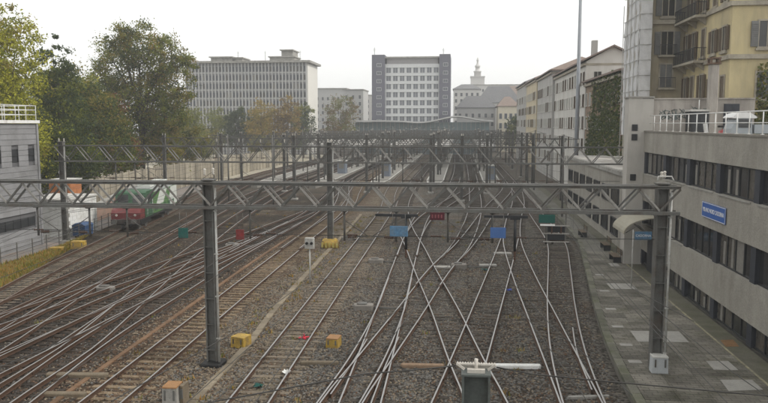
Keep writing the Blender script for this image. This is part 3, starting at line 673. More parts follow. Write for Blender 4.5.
# scaffold wrapped in white sheeting: poles and single sheets
sf = empty('scaffold', (15.2, 65.2, 0)); tag(sf, 'scaffold wrapped in white plastic sheets on the corner house', 'scaffold')
rs = random.Random(9)
def sheet(root, p0, p1, z0, z1):
    """one rippled sheet between two vertical poles"""
    b = MB(); a = Vector((*p0, 0)); c = Vector((*p1, 0)); nrm = (c-a).cross(Vector((0,0,1))).normalized(); nu, nv = 8, 8; ph = rs.uniform(0, 6)
    for j in range(nv+1):
        for i in range(nu+1):
            u, v = i/nu, j/nv
            bulge = .04*math.sin(math.pi*u)*(.6+.4*math.sin(v*7+ph)) + .025*math.sin(9*u+5*v+ph)
            p = a.lerp(c, u) + nrm*bulge; b.v.append((p.x, p.y, z0+(z1-z0)*v))
    for j in range(nv):
        for i in range(nu): q = j*(nu+1)+i; b.face((q, q+1, q+nu+2, q+nu+1), 0, True)
    return part(root, 'sheet', b, M_sheet)
for i in range(4):
    ya, yc = 65.3+i*1.5, 65.3+(i+1)*1.5; top = 26 if i < 2 else (22.6 if i == 2 else 20.3)
    z = 9.0
    while z < top-1:
        sheet(sf, (15.15, yc-.04), (15.15, ya+.04), z, min(z+1.32, top)); z += 1.3
    for zz in [9+1.3*k for k in range(int((top-9)/1.3)+1)]:
        b = MB(); b.tube([(15.05, ya, zz),(15.05, yc, zz)], .022); part(sf, 'ledger', b, M_steel_l)
for z in [9+1.3*k for k in range(13)]: sheet(sf, (15.15, 65.2), (16.15, 65.2), z, z+1.32)
for zz in [9+1.3*k for k in range(14)]:
    b = MB(); b.tube([(15.05,65.1,zz),(16.2,65.1,zz)], .022); part(sf, 'ledger', b, M_steel_l)
for y, top in ((65.3,26.4),(66.8,26.4),(68.3,26.4),(69.8,23),(71.3,21)):
    for x in (15.05, 16.05):
        b = MB(); b.tube([(x,y,0),(x,y,top)], .035); part(sf, 'pole', b, M_steel_l)

# ------------------------------------------------------------------ row of houses along the right
M_r1 = mat('brick_plaster', (.30,.22,.16), .92, .15, .8, 20, dirt=(.22,.16,.11), dirt_amt=.5)
M_r2 = mat('white_render', (.60,.585,.55), .92, .08, .5, 20, dirt=(.48,.46,.42), dirt_amt=.4, stain=.2)
M_r3 = mat('cream_render', (.55,.475,.33), .92, .08, .5, 20, dirt=(.43,.37,.26), dirt_amt=.4, stain=.2)
M_r4 = mat('grey_plaster', (.43,.42,.40), .92, .08, .5, 20, dirt=(.33,.32,.30), dirt_amt=.4, stain=.2)
M_tile = mat('brown_tile_roof', (.22,.17,.145), .9, .25, 1.5, 12, .3)
M_slate = mat('slate_roof', (.15,.15,.155), .8, .2, 1.5, 12, .2)
def row_house(label, x0, x1, y0, y1, z1, wm, roofm, rise, name='apartment_house', pitch=2.6, floor=3.1, win=(1.0,1.6), front=True, along='y', side='-x', hip=0, zmin=3.2, pm=None):
    r_ = empty(name, (x0, y0, 0)); tag(r_, label, 'building', 'houses along the right of the railway')
    q = MB(); q.box(x0, x1, y0, y1, -.3, z1)
    if along == 'y' and hip == 0: q.poly([(x0,y0,z1),(x1,y0,z1),((x0+x1)/2,y0,z1+rise)]); q.poly([(x0,y1,z1),((x0+x1)/2,y1,z1+rise),(x1,y1,z1)])
    part(r_, 'wall', q, wm); gable_roof(r_, x0, x1, y0, y1, z1, rise, roofm, along, .6, hip)
    q = MB(); q.box(x0-.35, x1+.35, y0-.05, y1+.05, z1-.55, z1-.25); part(r_, 'cornice', q, M_stone)
    z = zmin
    while z + win[1] < z1 - .8:
        y = y0 + pitch*.55
        while y < y1 - .6: put_window(r_, side, x0, y, z, win[0], win[1], M_frame_w if random.random() < .6 else M_shut, random.choice([M_glass, M_glass, M_shut_g])); y += pitch
        if front:
            x = x0 + 1.6
            while x < x1 - .8: put_window(r_, '-y', y0, x, z, win[0], win[1], M_frame_w, random.choice([M_glass, M_shut_g])); x += pitch*1.2
        z += floor
    return r_
ivh = row_house('brick house overgrown with dark ivy beyond the scaffold', 17.0, 30, 80, 103, 15.6, M_r1, M_tile, 1.6, hip=5)
wg = row_house('white gabled apartment house rising behind the ivy house', 17.0, 24.2, 103.6, 137, 18.6, M_r2, M_tile, 2.0)
row_house('pale apartment house second behind the ivy house', 16.6, 28, 137.6, 164, 19.8, M_r4, M_tile, 2.6, hip=4)
row_house('cream apartment house third behind the ivy house', 16.4, 28, 164.6, 190, 20.0, M_r3, M_tile, 2.6, hip=4)
row_house('grey apartment house last in the right-hand row', 16.4, 28, 190.6, 222, 20.6, M_r4, M_slate, 2.6, hip=4)
b = MB(); b.box(19.2,20.0,112,113,20,22.4); part(wg, 'chimney', b, M_r4)

# ------------------------------------------------------------------ leaves
def leaf_mat(name, c, var=.4, tr=.45):
    m = mat(name, c, .7, var, .6, 6, rnd=0, spec=.2)
    t = m.node_tree; N = t.nodes; b = N['Principled BSDF']; out = N['Material Output']
    tl = N.new('ShaderNodeBsdfTranslucent'); mx = N.new('ShaderNodeMixShader'); mx.inputs[0].default_value = tr
    t.links.new(b.inputs['Base Color'].links[0].from_socket, tl.inputs['Color']); t.links.new(b.outputs[0], mx.inputs[1]); t.links.new(tl.outputs[0], mx.inputs[2]); t.links.new(mx.outputs[0], out.inputs['Surface'])
    return m
LV = {'spring': leaf_mat('leaf_yellow_green', (.42,.41,.045)), 'mid': leaf_mat('leaf_mid_green', (.19,.21,.03)), 'dark': leaf_mat('leaf_dark_green', (.075,.10,.025)),
      'olive': leaf_mat('leaf_olive', (.24,.20,.04)), 'rust': leaf_mat('leaf_rust', (.24,.10,.045)), 'gold': leaf_mat('leaf_gold', (.33,.235,.06)), 'fir': leaf_mat('leaf_blue_green', (.065,.092,.042)),
      'dull': leaf_mat('leaf_dull_green', (.175,.185,.06)), 'bronze': leaf_mat('leaf_bronze', (.19,.13,.05))}
M_bark = mat('bark', (.075,.058,.042), .95, .3, 3, 15, .5)
def leaf_cloud(b, rnd, blobs, n, size, mats_w):
    tot = sum(bl[3]*bl[4]*bl[5] for bl in blobs)
    for bl in blobs:
        k = int(n*bl[3]*bl[4]*bl[5]/tot); cx, cy, cz, rx, ry, rz = bl[:6]
        # clumps give an uneven outline with gaps
        nc = max(8, k//70); cl = []
        for _ in range(nc):
            while True:
                v = Vector((rnd.uniform(-1,1), rnd.uniform(-1,1), rnd.uniform(-1,1)))
                if .25 < v.length < 1.0: break
            cl.append((cx+v.x*rx, cy+v.y*ry, cz+v.z*rz, rnd.uniform(.10,.26), rnd.choices(range(len(mats_w)), mats_w)[0]))
        for _ in range(k):
            c = rnd.choice(cl); s = size*rnd.uniform(.55,1.35); q = c[3]*min(rx, rz)*.85
            p = Vector((rnd.gauss(c[0], q), rnd.gauss(c[1], q), rnd.gauss(c[2], q*.8)))
            n_ = Vector((rnd.gauss(0,1), rnd.gauss(0,1), rnd.gauss(.4,1))).normalized(); t = n_.orthogonal().normalized(); u = n_.cross(t); a = rnd.uniform(0, 6.28)
            t, u = t*math.cos(a)+u*math.sin(a), u*math.cos(a)-t*math.sin(a)
            mi = c[4] if rnd.random() < .75 else rnd.choices(range(len(mats_w)), mats_w)[0]
            b.quad(p-t*s*.5, p+u*s*.28+t*s*.05, p+t*s*.55, p-u*s*.28+t*s*.05, mi)
def tree(label, x, y, h, blobs, leaves, weights, n, size, name='deciduous_tree', seed=1, trunk_r=.3, z0=-.2, group='trees left of the railway', lean=0):
    rnd = random.Random(seed); r_ = empty(name, (x, y, z0)); tag(r_, label, 'tree', group)
    t = MB(); th = h*.72; pts = [(lean*k/6*1.5+rnd.uniform(-.1,.1)*k*.5, rnd.uniform(-.1,.1)*k*.5, th*k/6) for k in range(7)]
    t.tube(pts, [trunk_r*(1-.13*k) for k in range(7)], 8)
    for bl in blobs:
        for _ in range(3):
            s = Vector(pts[rnd.randint(2,4)]); e = Vector((bl[0]+rnd.uniform(-.6,.6)*bl[3], bl[1]+rnd.uniform(-.6,.6)*bl[4], bl[2]+rnd.uniform(-.4,.6)*bl[5])); m = s.lerp(e, .5)+Vector((0,0,-.3))
            t.tube([s, m, e], [trunk_r*.38, trunk_r*.22, trunk_r*.05], 5)
    t.build('trunk', M_bark, r_)
    c = MB(); leaf_cloud(c, rnd, blobs, n, size, weights); c.build('crown', [LV[k] for k in leaves], r_)
    return r_
# ivy on the brick house
iv = MB(); rnd = random.Random(21)
for face in range(2):
    for _ in range(9000):
        u = rnd.random(); cov = .5+.5*math.sin(u*7+1); 
        z = rnd.random()**.8*(15.8 if rnd.random() < .75 else 11)
        if face == 0:
            if rnd.random() < .25: continue
            p = Vector((17-.05-abs(rnd.gauss(0,.22)), 80+u*23, z)); 
            if u > .72 and z > 4+ (1-u)*30: continue
        else: p = Vector((17+u*12, 80-.05-abs(rnd.gauss(0,.22)), z))
        s = rnd.uniform(.22,.5); n_ = Vector((rnd.gauss(-.6 if face == 0 else 0,.7), rnd.gauss(0 if face == 0 else -.6,.7), rnd.gauss(.4,.6))).normalized(); t = n_.orthogonal().normalized(); w_ = n_.cross(t)
        iv.quad(p-t*s*.5, p+w_*s*.35, p+t*s*.5, p-w_*s*.35, rnd.choices((0,1,2),(5,3,1.4))[0])
ivo = iv.build('ivy', [LV['dark'], LV['fir'], LV['dull']], None); tag(ivo, 'dense dark ivy climbing the walls of the brick house', 'ivy'); 
iv = MB()
for _ in range(9000):
    x = rnd.uniform(21.0, 33); z = 9+abs(rnd.gauss(0, 3.0)) 
    if z > 14.4: continue
    p = Vector((x, 55-.05-abs(rnd.gauss(0,.12)), z)); s = rnd.uniform(.14,.32); n_ = Vector((rnd.gauss(0,.7), rnd.gauss(-.6,.7), rnd.gauss(.4,.6))).normalized(); t = n_.orthogonal().normalized(); w_ = n_.cross(t)
    iv.quad(p-t*s*.5, p+w_*s*.35, p+t*s*.5, p-w_*s*.35, rnd.choices((0,1,2),(2,3,2))[0])
ivo = iv.build('ivy', [LV['dull'], LV['dark'], LV['olive']], None); tag(ivo, 'brownish creeper on the lower wall of the yellow house above the pickup', 'ivy')

# tall floodlight mast
ms = empty('tall_mast', (17.5-1.6, 103.0, -.2)); tag(ms, 'very tall slim grey mast rising out of the frame', 'mast')
b = MB(); b.tube([(0,0,0),(0,0,14),(0,0,34)], [.32,.27,.18], 12); b.build('pole', mat('mast_grey', (.30,.32,.35), .6, .1, 2), ms)
b = MB(); b.box(-.6,.6,-.6,.6,-.3,.4); b.build('footing', M_conc, ms)
b = MB(); b.lathe((0,0,33.2), [(.3,0),(1.3,.2),(1.3,.5),(.3,.6)], 14)
b.build('lamp_ring', M_steel_l, ms)

# ------------------------------------------------------------------ station: island platforms, canopies, hall
M_plat = mat('island_platform', (.22,.21,.19), .9, .15, .6, 20, .1, dirt=(.26,.25,.22), dirt_amt=.4)
M_canopy = mat('canopy_roof', (.40,.39,.37), .8, .12, 1, dirt=(.36,.34,.31), dirt_amt=.4)
PLX = [5.1, -4.5, -14.0, -23.5, -33.0]
for i, px in enumerate(PLX):
    r_ = empty('island_platform', (px, 112, GZ)); tag(r_, f'{ORD[i]} island platform from the right, pale concrete, leading to the station hall', 'platform', 'island platforms')
    b = MB(); b.prism([(-.5,0),(.5,0),(1.45,12),(1.45,126),(-1.45,126),(-1.45,12)], 'z', 0, .50); b.build('bed', M_plat, r_)
    for s in (-1, 1):
        b = MB(); b.prism([(s*.42,0.2),(s*.55,0),(s*1.5,12),(s*1.5,126),(s*1.3,126),(s*1.3,12)], 'z', .501, .53); b.build('edge_strip', M_conc_l, r_)
    cn = empty('platform_canopy', (px, 160, .3)); tag(cn, f'sawtooth canopy on the {ORD[i]} island platform from the right', 'canopy', 'platform canopies')
    for k in range(14):
        y = k*5.2
        b = MB(); b.prism([(y,4.7),(y+2.6,5.5),(y+5.2,4.7),(y+5.2,4.55),(y,4.55)], 'x', -1.9, 1.9); b.build('roof_bay', M_canopy, cn)
        if k % 2 == 0:
            b = MB(); b.tube([(0,y+.3,0),(0,y+.3,4.6)], .1, 8); b.build('column', M_steel, cn)
# teal glass station hall
M_hall = mat('hall_glass', (.16,.235,.255), .3, .15, 1, spec=.5); M_hallr = mat('hall_roof', (.50,.50,.49), .7, .1, 1)
hl = empty('station_hall', (-14, 243, 0)); tag(hl, 'station hall with blue-green glass front and wavy pale roof', 'building')
b = MB(); b.box(-36, 9, 243.3, 258, -.3, 10.6); part(hl, 'inner_wall', b, mat('hall_inner', (.13,.17,.185), .8, .15))
for i in range(30):
    x = -36 + i*1.5; zt = 10.9 + (.9*math.exp(-((x-(-2))/6)**2) if x > -12 else 0)
    b = MB(); b.box(x+.05, x+1.45, 243, 243.2, 3.6, min(zt, 10.6)); part(hl, 'glass_panel', b, M_hall)
    b = MB(); b.box(x-.06, x+.05, 242.85, 243.25, -.3, 10.6); part(hl, 'mullion', b, M_steel_l)
b = MB(); top = []
for i in range(46):
    x = -38 + i*1.07; z = 11.2 + (1.5*math.exp(-((x+1.5)/6.0)**2) if x > -20 else 0) - (.5*math.exp(-((x+14)/5)**2)); top.append((x, z))
b.prism(top + [(x, z-.45) for x, z in reversed(top)], 'y', 238.5, 259); part(hl, 'roof', b, M_hallr)
b = MB(); b.box(-36, 9, 241.5, 242.8, 3.0, 3.55); part(hl, 'fascia', b, M_conc)

# block building above the hall
M_tower = mat('violet_brick', (.115,.115,.145), .9, .1, 1, 20); M_grid = mat('pale_grid', (.61,.62,.62), .85, .06, 1, 20)
M_pane_f = mat('far_pane', (.07,.078,.095), .4, .2, .4, 4, spec=.5)
bb = empty('slab_block', (-18.4, 262, 0)); tag(bb, 'white gridded office block flanked by two violet-grey brick towers', 'building')
b = MB(); b.box(-28.6, -7.6, 263, 280, -.3, 33.0); part(bb, 'wall', b, M_grid)
b = MB(); b.box(-28.0, -8.2, 263.6, 280, 33.0, 35.2); part(bb, 'attic', b, mat('attic_grey', (.34,.33,.335), .9, .1))
b = MB(); b.box(-29.0, -7.2, 262.2, 280, 35.2, 35.7); part(bb, 'attic_slab', b, M_conc)
for x0, x1, zt in ((-33.6,-28.6,36.4),(-7.6,-3.4,36.4)):
    b = MB(); b.box(x0, x1, 261.6, 281, -.3, zt); tw_ = part(bb, 'tower', b, M_tower)
    for z in range(11, 35, 3): put_window(bb, '-y', 261.6, (x0+x1)/2+.3, z, 1.6, 1.1, M_grid, M_pane_f, sill=False, fr=.1)
for k in range(7):
    for i in range(8):
        put_window(bb, '-y', 263, -27.2+i*2.62, 11.4+k*3.05, 1.75, 1.9, M_grid, mat('block_pane', (.13,.14,.16), .4, .2, .4, 4, spec=.5), fr=.16, mull=1, sill=False, key='blk')
for k in range(8):
    b = MB(); b.box(-28.58, -7.62, 262.7, 262.99, 10.3+k*3.05, 10.6+k*3.05); part(bb, 'floor_band', b, M_grid)
for x, z in ((-33,39.5),(-6.2,39)):
    b = MB(); b.tube([(x,265,36.3),(x,265,z)], .09, 6); b.bar((x-.7,265,z-.7),(x+.7,265,z-.7),.06); b.bar((x-.5,265,z-1.2),(x+.5,265,z-1.2),.06); part(bb, 'antenna', b, M_steel)

bb.scale = (.935, 1, .955)
# large office block on the left
M_off = mat('office_mullions', (.46,.46,.455), .85, .07, 1, 20); M_offend = mat('office_end_wall', (.66,.645,.60), .9, .06, .6, 20)
of = empty('office_block', (-70, 235, 0)); tag(of, 'wide grey office block with a dense window grid behind the left trees', 'building')
OX0, OX1 = -92.0, -51.0
b = MB(); b.box(OX0, OX1, 235.3, 252, -.3, 30.0); part(of, 'wall', b, mat('office_wall', (.20,.20,.21), .9, .1))
b = MB(); b.box(OX1+.01, OX1+.35, 235.8, 252.2, -.3, 29.8); part(of, 'end_wall', b, M_offend)
b = MB(); b.box(OX0-.9, OX1+1.5, 234.2, 253, 30.01, 30.7); part(of, 'roof_slab', b, M_conc)
NCO = 36; pc = (OX1-OX0)/NCO
for k in range(8):
    z = 7.6 + k*2.8
    for i in range(NCO):
        put_window(of, '-y', 235.3, OX0+pc*(i+.5), z, .74, 1.7, M_off, random.choices([M_pane_f, M_glass_c, M_glass_b, M_glass], [6,2,1.2,2])[0], fr=.05, mull=0, sill=False, key='off')
    b = MB(); b.box(OX0, OX1, 235.15, 235.29, z-.62, z-.2); part(of, 'floor_band', b, M_off)
for i in range(NCO+1):
    x = OX0+pc*i; b = MB(); b.box(x-.15, x+.15, 234.85, 235.28, 0, 30.0); part(of, 'fin', b, M_off)
for x0, x1, z1 in ((-85,-77.5,32.3),(-76.5,-74,32.0),(-64.5,-56,32.2),(-60.5,-56.6,34.4)):
    b = MB(); b.box(x0, x1, 240+random.random(), 248, 30.72, z1); b.box(x0-.4, x1+.4, 239.5, 248.5, z1+.001, z1+.35); part(of, 'penthouse', b, M_conc)
for x in (-76, -66.5, -54.5):
    b = MB(); b.tube([(x,242,30.7),(x,242,34.5)], .07, 5); b.bar((x-.5,242,34),(x+.5,242,34),.05); part(of, 'antenna', b, M_steel)

# hazy houses left and right of the slab block
M_h1 = mat('far_grey_house', (.44,.44,.43), .9, .1); M_h2 = mat('far_cream_house', (.58,.53,.42), .9, .08); M_h3 = mat('far_pale_house', (.58,.57,.55), .9, .08)
def far_house(label, x0, x1, y0, dep, z1, wm, rm, rise, nx, zs, name='town_house', hip=3.0, flat=False, w=.95, h=1.5, group='houses behind the station'):
    r_ = empty(name, ((x0+x1)/2, y0, 0)); tag(r_, label, 'building', group)
    b = MB(); b.box(x0, x1, y0, y0+dep, -.3, z1); part(r_, 'wall', b, wm)
    if flat: b = MB(); b.box(x0-.3, x1+.3, y0-.3, y0+dep, z1+.001, z1+.4); part(r_, 'roof', b, M_conc)
    else: gable_roof(r_, x0, x1, y0, y0+dep, z1, rise, rm, 'x', .4, hip)
    for z in zs:
        for i in range(nx): put_window(r_, '-y', y0, x0+(x1-x0)*(i+.5)/nx, z, w, h, M_frame_w, M_pane_f, fr=.09, mull=0, sill=False, key='fh')
    return r_
far_house('hazy grey block with roof structures left of the slab block', -70, -53, 330, 20, 26, M_h1, M_slate, 2, 7, (8,11.2,14.4,17.6,20.8), flat=True)
far_house('hazy pale block peeping out just left of the brick tower', -58, -39, 345, 20, 23.5, M_h3, M_slate, 2, 8, (8,11.2,14.4,17.6,20), flat=True)
far_house('hazy tall narrow block close against the left brick tower', -49.5, -41, 300, 16, 24, M_h1, M_slate, 2, 3, (8,11.2,14.4,17.6,20.4), flat=True)
far_house('hazy grey house directly right of the right brick tower', -4, 8, 330, 18, 25.5, M_h3, M_slate, 2.5, 5, (10,13.2,16.4,19.6,22.4), hip=4)
pz = far_house('hazy palace-like block carrying the ornate roof turret', 3, 31, 400, 25, 31, M_h3, M_slate, 2, 12, (14,17.4,20.8,24.2,27.4), flat=True)
b = MB(); b.box(4.5, 12, 402, 412, 31.4, 35.5); b.box(4.2, 12.3, 401.7, 412.3, 35.5, 36); part(pz, 'turret_base', b, M_h3)
b = MB(); b.lathe((8.2,406,36), [(1.9,0),(1.9,2.4),(2.3,2.5),(2.3,2.9),(1.3,3.3),(1.2,5.0),(1.6,5.2),(1.5,5.8),(.7,6.6),(.45,8.2),(.75,8.6),(.55,9.4),(.1,10.5)], 14); part(pz, 'turret', b, M_h3)
far_house('hazy house with a steep slate roof in the middle of the far group', 6, 24, 300, 14, 18.5, M_h3, M_slate, 7, 7, (8,11.2,14.4), hip=5)
far_house('hazy house with dark dormered roof left of the cream house', -2, 12.5, 276, 12, 16.0, M_h1, M_slate, 4.5, 6, (6,9.2,12.4), hip=4)
far_house('cream house with tall windows at the end of the tracks', 12.8, 20, 262, 14, 16.2, M_h2, M_tile, 3.5, 4, (5,8.4,11.8), hip=3, h=1.9)
far_house('grey house right of the cream house', 20.3, 27, 264, 14, 17.5, M_h1, M_tile, 3.5, 3, (5,8.4,11.8), hip=3)
far_house('hazy brown-roofed terrace behind the cream house', 14, 34, 320, 14, 22, M_h3, M_tile, 4.5, 8, (10,13.2,16.4,19.2), hip=4)

# ------------------------------------------------------------------ left side: grey building, hut, walls, fence
M_lb = mat('grey_tile_cladding', (.255,.255,.262), .85, .12, 1, 20, .1, rnd=.07, dirt=(.19,.19,.19), dirt_amt=.4)
lb_ = empty('depot_building', (-35.4, 47, 0)); tag(lb_, 'grey clad three-storey depot building with roof railing at the left edge', 'building')
b = MB(); b.box(-54.5, -35.55, 36.2, 56.95, -.3, 9.9); part(lb_, 'inner_wall', b, mat('depot_inner', (.12,.12,.125), .9, .1))
openings = [(z, y) for z in (6.95,) for y in (56.2, 54.0, 51.8, 51.3-1.8, 47.2, 45.0, 42.8, 40.6, 38.4, 36.9)]
courses = 24; ch_ = (10.05+.3)/courses
# cladding courses: each a long panel strip with a recessed joint, cut round the windows
def course_pieces(z0, z1):
    holes = []
    for (zw, yw) in openings:
        if z0 < zw+1.05 and z1 > zw: holes.append((yw-.45, yw+.45))
    for (ya, yb, zw, zh) in ((51.4, 56.4, 1.6, .75), (44, 50, 1.6, .75), (37.4,41,1.6,.75)):
        if z0 < zw+zh and z1 > zw: holes.append((ya, yb))
    holes.sort(); y = 36.0; out = []
    for a, c in holes:
        if a > y: out.append((y, a))
        y = max(y, c)
    if y < 57.1: out.append((y, 57.1))
    return out
for k in range(courses):
    z0 = -.3 + k*ch_; z1 = z0 + ch_ - .025
    for (ya, yc) in course_pieces(z0, z1):
        b = MB(); b.box(-35.56, -35.4+random.uniform(-.006,.006), ya, yc, z0, z1); part(lb_, 'cladding_course', b, M_lb)
b = MB(); b.box(-54.7, -35.3, 56.96, 57.2, -.3, 10.0); part(lb_, 'end_wall', b, M_lb)
b = MB(); b.box(-54.7, -35.2, 35.9, 57.3, 10.06, 10.3); part(lb_, 'roof_edge', b, M_white)
for (zw, yw) in openings:
    b = MB(); b.box(-35.54, -35.50, yw-.45, yw+.45, zw, zw+1.05); b.box(-35.50, -35.42, yw-.45, yw-.4, zw, zw+1.05); b.box(-35.50, -35.42, yw+.4, yw+.45, zw, zw+1.05); b.box(-35.50, -35.43, yw-.4, yw+.4, zw+.5, zw+.56); part(lb_, 'window', b, M_frame_d)
for (ya, yc) in ((51.4,56.4),(44,50),(37.4,41)):
    b = MB(); b.box(-35.54,-35.5,ya,yc,1.6,2.35); [b.box(-35.5,-35.44,ya+(yc-ya)*i/5-.03,ya+(yc-ya)*i/5+.03,1.6,2.35) for i in range(1,5)]; part(lb_, 'window', b, M_frame_d)
rl = empty('roof_railing', (-35.4, 47, 10.3)); tag(rl, 'white railing on the flat roof of the depot building', 'railing')
for z in (.45, .85, 1.2): b = MB(); b.tube([(0,-10.8,z),(0,10.1,z)], .03, 6); b.tube([(0,10.1,z),(-12,10.1,z)], .03, 6); b.build('rail', M_white, rl)
pm_ = MB(); pm_.tube([(0,0,0),(0,0,1.2)], .028, 6); pme = pm_.mesh('post', M_white)
for i in range(16): link('post', pme, rl, (0, -10.8+i*1.393, 0))
for i in range(8): link('post', pme, rl, (-1.5*(i+1), 10.1, 0))
# white block hut and orange hoarding
ht = empty('block_hut', (-36.2, 63.5, GZ)); tag(ht, 'white block-walled hut behind the yellow boxes and grey building', 'hut')
for k in range(9):
    for side in range(2):
        for i in range(7 if side == 0 else 5):
            if side == 0: b = MB(); y = -2.6+i*.75+(.37 if k % 2 else 0); b.box(.0, 1.0+random.uniform(-.006,.006), y+.01, min(y+.74, 2.6), k*.36+.008, k*.36+.352)
            else: b = MB(); x = -3.4+i*.88; b.box(x+.01, min(x+.87, .99), -2.72, -2.61, k*.36+.008, k*.36+.352)
            b.build('block', M_white, ht)
b = MB(); b.box(-3.4,.98,-2.6,2.6,0,3.3); b.build('core', M_conc, ht)
b = MB(); b.box(-3.6,1.15,-2.85,2.85,3.301,3.45); b.build('roof', M_conc_l, ht)
oh = empty('orange_hoarding', (-39.6, 67.5, 2.6)); oh.scale = (.5, 1, 1); tag(oh, 'orange panelled container above the white block hut', 'container')
b = MB(); b.box(-2.4,1.9,0,2.2,-3.4,0); b.build('base', M_conc, oh)
for k in range(7): b = MB(); b.box(-2.4+k*.61,-2.4+k*.61+.58,-.06,0,.05,1.75); b.build('panel', mat('orange_paint', (.42,.16,.06), .7, .2, 2, dirt=(.30,.13,.06), dirt_amt=.3), oh)
b = MB(); b.box(-2.4,1.9,.001,2.2,.0,1.8); b.build('body', MATS['orange_paint'], oh)
b = MB(); b.box(-2.55,2.05,-.15,2.3,1.801,1.92); b.build('lid', M_conc_l, oh)
bn = empty('waste_container', (-34.1, 61.4, GZ)); tag(bn, 'blue waste container by the fence behind the left gantry column', 'container')
b = MB(); b.prism([(-.55,.18),(.55,.18),(.62,1.1),(-.62,1.1)], 'y', -.75, .75); b.build('bin', mat('bin_blue', (.03,.07,.16), .6, .15, 3), bn)
b = MB(); b.prism([(-.66,1.101),(.66,1.101),(.3,1.32),(-.3,1.32)], 'y', -.8, .8); b.build('lid', MATS['bin_blue'], bn)
for sx in (-.4,.4):
    for sy in (-.55,.55): b = MB(); b.tube([(sx-.03,sy,.09),(sx+.03,sy,.09)], .09, 10); b.build('wheel', M_black, bn)
lp = empty('globe_lamp', (-35.0, 59.9, GZ)); tag(lp, 'white globe lamp on a thin post beside the depot building', 'lamp')
b = MB(); b.tube([(0,0,0),(0,0,5.7)], .05, 8); b.build('post', M_steel, lp)
b = MB(); b.lathe((0,0,5.7), [(.05,0),(.2,.08),(.27,.25),(.2,.43),(.04,.5)], 12); b.build('globe', M_white, lp)
# fence along the service path
fn = empty('path_fence', (-33, 50, GZ)); tag(fn, 'dark metal fence along the service path left of the grass verge', 'fence')
fp = resample(catmull([(-32.9,34),(-33.0,46.3),(-33.3,57),(-34.2,63.1),(-35.8,73.1),(-38.4,91)], 1), 2.0)
pm_ = MB(); pm_.box(-.03,.03,-.03,.03,0,1.35); pme = pm_.mesh('post', M_steel)
for (p, dr_) in fp: link('post', pme, fn, (p.x+33, p.y-50, 0), math.atan2(dr_.y, dr_.x))
for z in (.45, .85, 1.25):
    b = MB(); b.tube([(p.x+33, p.y-50, z) for p, _ in fp], .018, 5); b.build('rail', M_steel, fn)
# retaining wall of precast panels behind the siding
bw = empty('boundary_wall', (-47, 80, GZ)); tag(bw, 'beige boundary wall of upright precast panels behind the locomotive', 'wall')
wp = [(-41.0,76),(-43.4,88),(-44.8,110),(-45.2,150),(-45.2,188)]
M_bw = mat('beige_panel', (.36,.32,.25), .9, .15, 1, 20, .1, rnd=.2, dirt=(.22,.195,.15), dirt_amt=.5, stain=.2)
W = resample(catmull(wp, 1), 2.5)
for (a, _), (c, _) in zip(W, W[1:]):
    m = (a+c)/2; d = (c-a); L = d.length; hh = 3.9
    b = MB(); b.box(-L/2+.04, L/2-.04, -.08, .08, 0, hh); b.build('panel', M_bw, bw, (m.x+47, m.y-80, 0), math.atan2(d.y, d.x))
    b = MB(); b.chbox(-.16,.16,-.2,.2,0,hh+.2,.02); b.build('pilaster', M_bw, bw, (a.x+47, a.y-80, 0), math.atan2(d.y, d.x))
lwall = empty('brick_ramp', (-38.6, 74, GZ)); tag(lwall, 'low pinkish brick ramp wall behind the fence near the locomotive', 'wall')
M_pink = mat('pink_brick', (.33,.215,.165), .92, .2, 2, 20, .2, dirt=(.25,.19,.16), dirt_amt=.4)
b = MB(); b.prism([(-10,0),(12,0),(12,2.6),(-10,1.1)], 'x', -.2, .2); b.build('wall', M_pink, lwall)
b = MB(); b.prism([(-10.1,1.101),(12.1,2.601),(12.1,2.75),(-10.1,1.25)], 'x', -.3, .3); b.build('coping', M_conc, lwall)
lwall.rotation_euler = (0,0,R(9))

# ------------------------------------------------------------------ trees
def B(*a): return a
tree('tall yellow-green tree behind the depot building at the left edge', -49.5, 73, 24, [B(-2,0,11,5.5,5,6),B(1.6,0,16.5,3.6,4,5.4),B(-3.6,0,18.6,4,4,5.0),B(2.2,-1,9,3.6,3.5,4.0),B(-6,1,9,4,4,5),B(.2,0,20.6,2.2,2.4,3.2)], ['spring','mid','olive'], [7,3,1], 46000, .33, seed=3, trunk_r=.4)
tree('dark conifer standing right of the tall yellow-green tree', -51.6, 88, 22, [B(0,0,5,4.6,4.5,4.4),B(0,0,10,4.0,3.8,4.2),B(.2,0,14.4,3.0,2.8,3.8),B(0,0,18.2,1.9,1.7,3.6)], ['dark','fir','mid'], [5,4,2.5], 24000, .36, 'conifer_tree', 4, .35)
tree('dark green leafy tree between the conifer and the big airy tree', -52.2, 98, 19.5, [B(0,0,10,4.6,4.5,6),B(-2.5,0,13.5,3.4,3,4.8),B(2,0,7,3.8,3.5,5)], ['dark','olive','mid'], [5,2.5,2], 21000, .36, seed=5, trunk_r=.3)
tree('biggest tree, a broad airy crown rising against the sky', -52.4, 114, 27.5, [B(-3.6,0,19.5,4.2,4.2,5.6),B(.6,0,22.6,3.6,3.6,3.8),B(4.2,0,20.8,3.4,3.6,4.2),B(7.2,0,17.6,2.8,3.4,4.2),B(-4.6,0,12.8,3.8,4,5),B(1.6,0,14.6,4,4,4.2),B(-3.2,0,24.2,2.8,2.8,2.6),B(5.4,0,12.4,3.2,3.4,4.2),B(0,1,8.6,4.6,4.2,4.6)], ['olive','mid','dark','gold'], [3,5,4,.6], 52000, .34, 'plane_tree', 6, .55)
tree('tall green tree filling the gap left of the big airy tree', -60.5, 106, 21, [B(0,0,11.5,4.6,4,6),B(-2.4,0,15.5,3.4,3,4.6),B(3.2,0,13,3.4,3,5)], ['mid','dark','spring'], [4,4,1.5], 20000, .36, seed=15, trunk_r=.3)
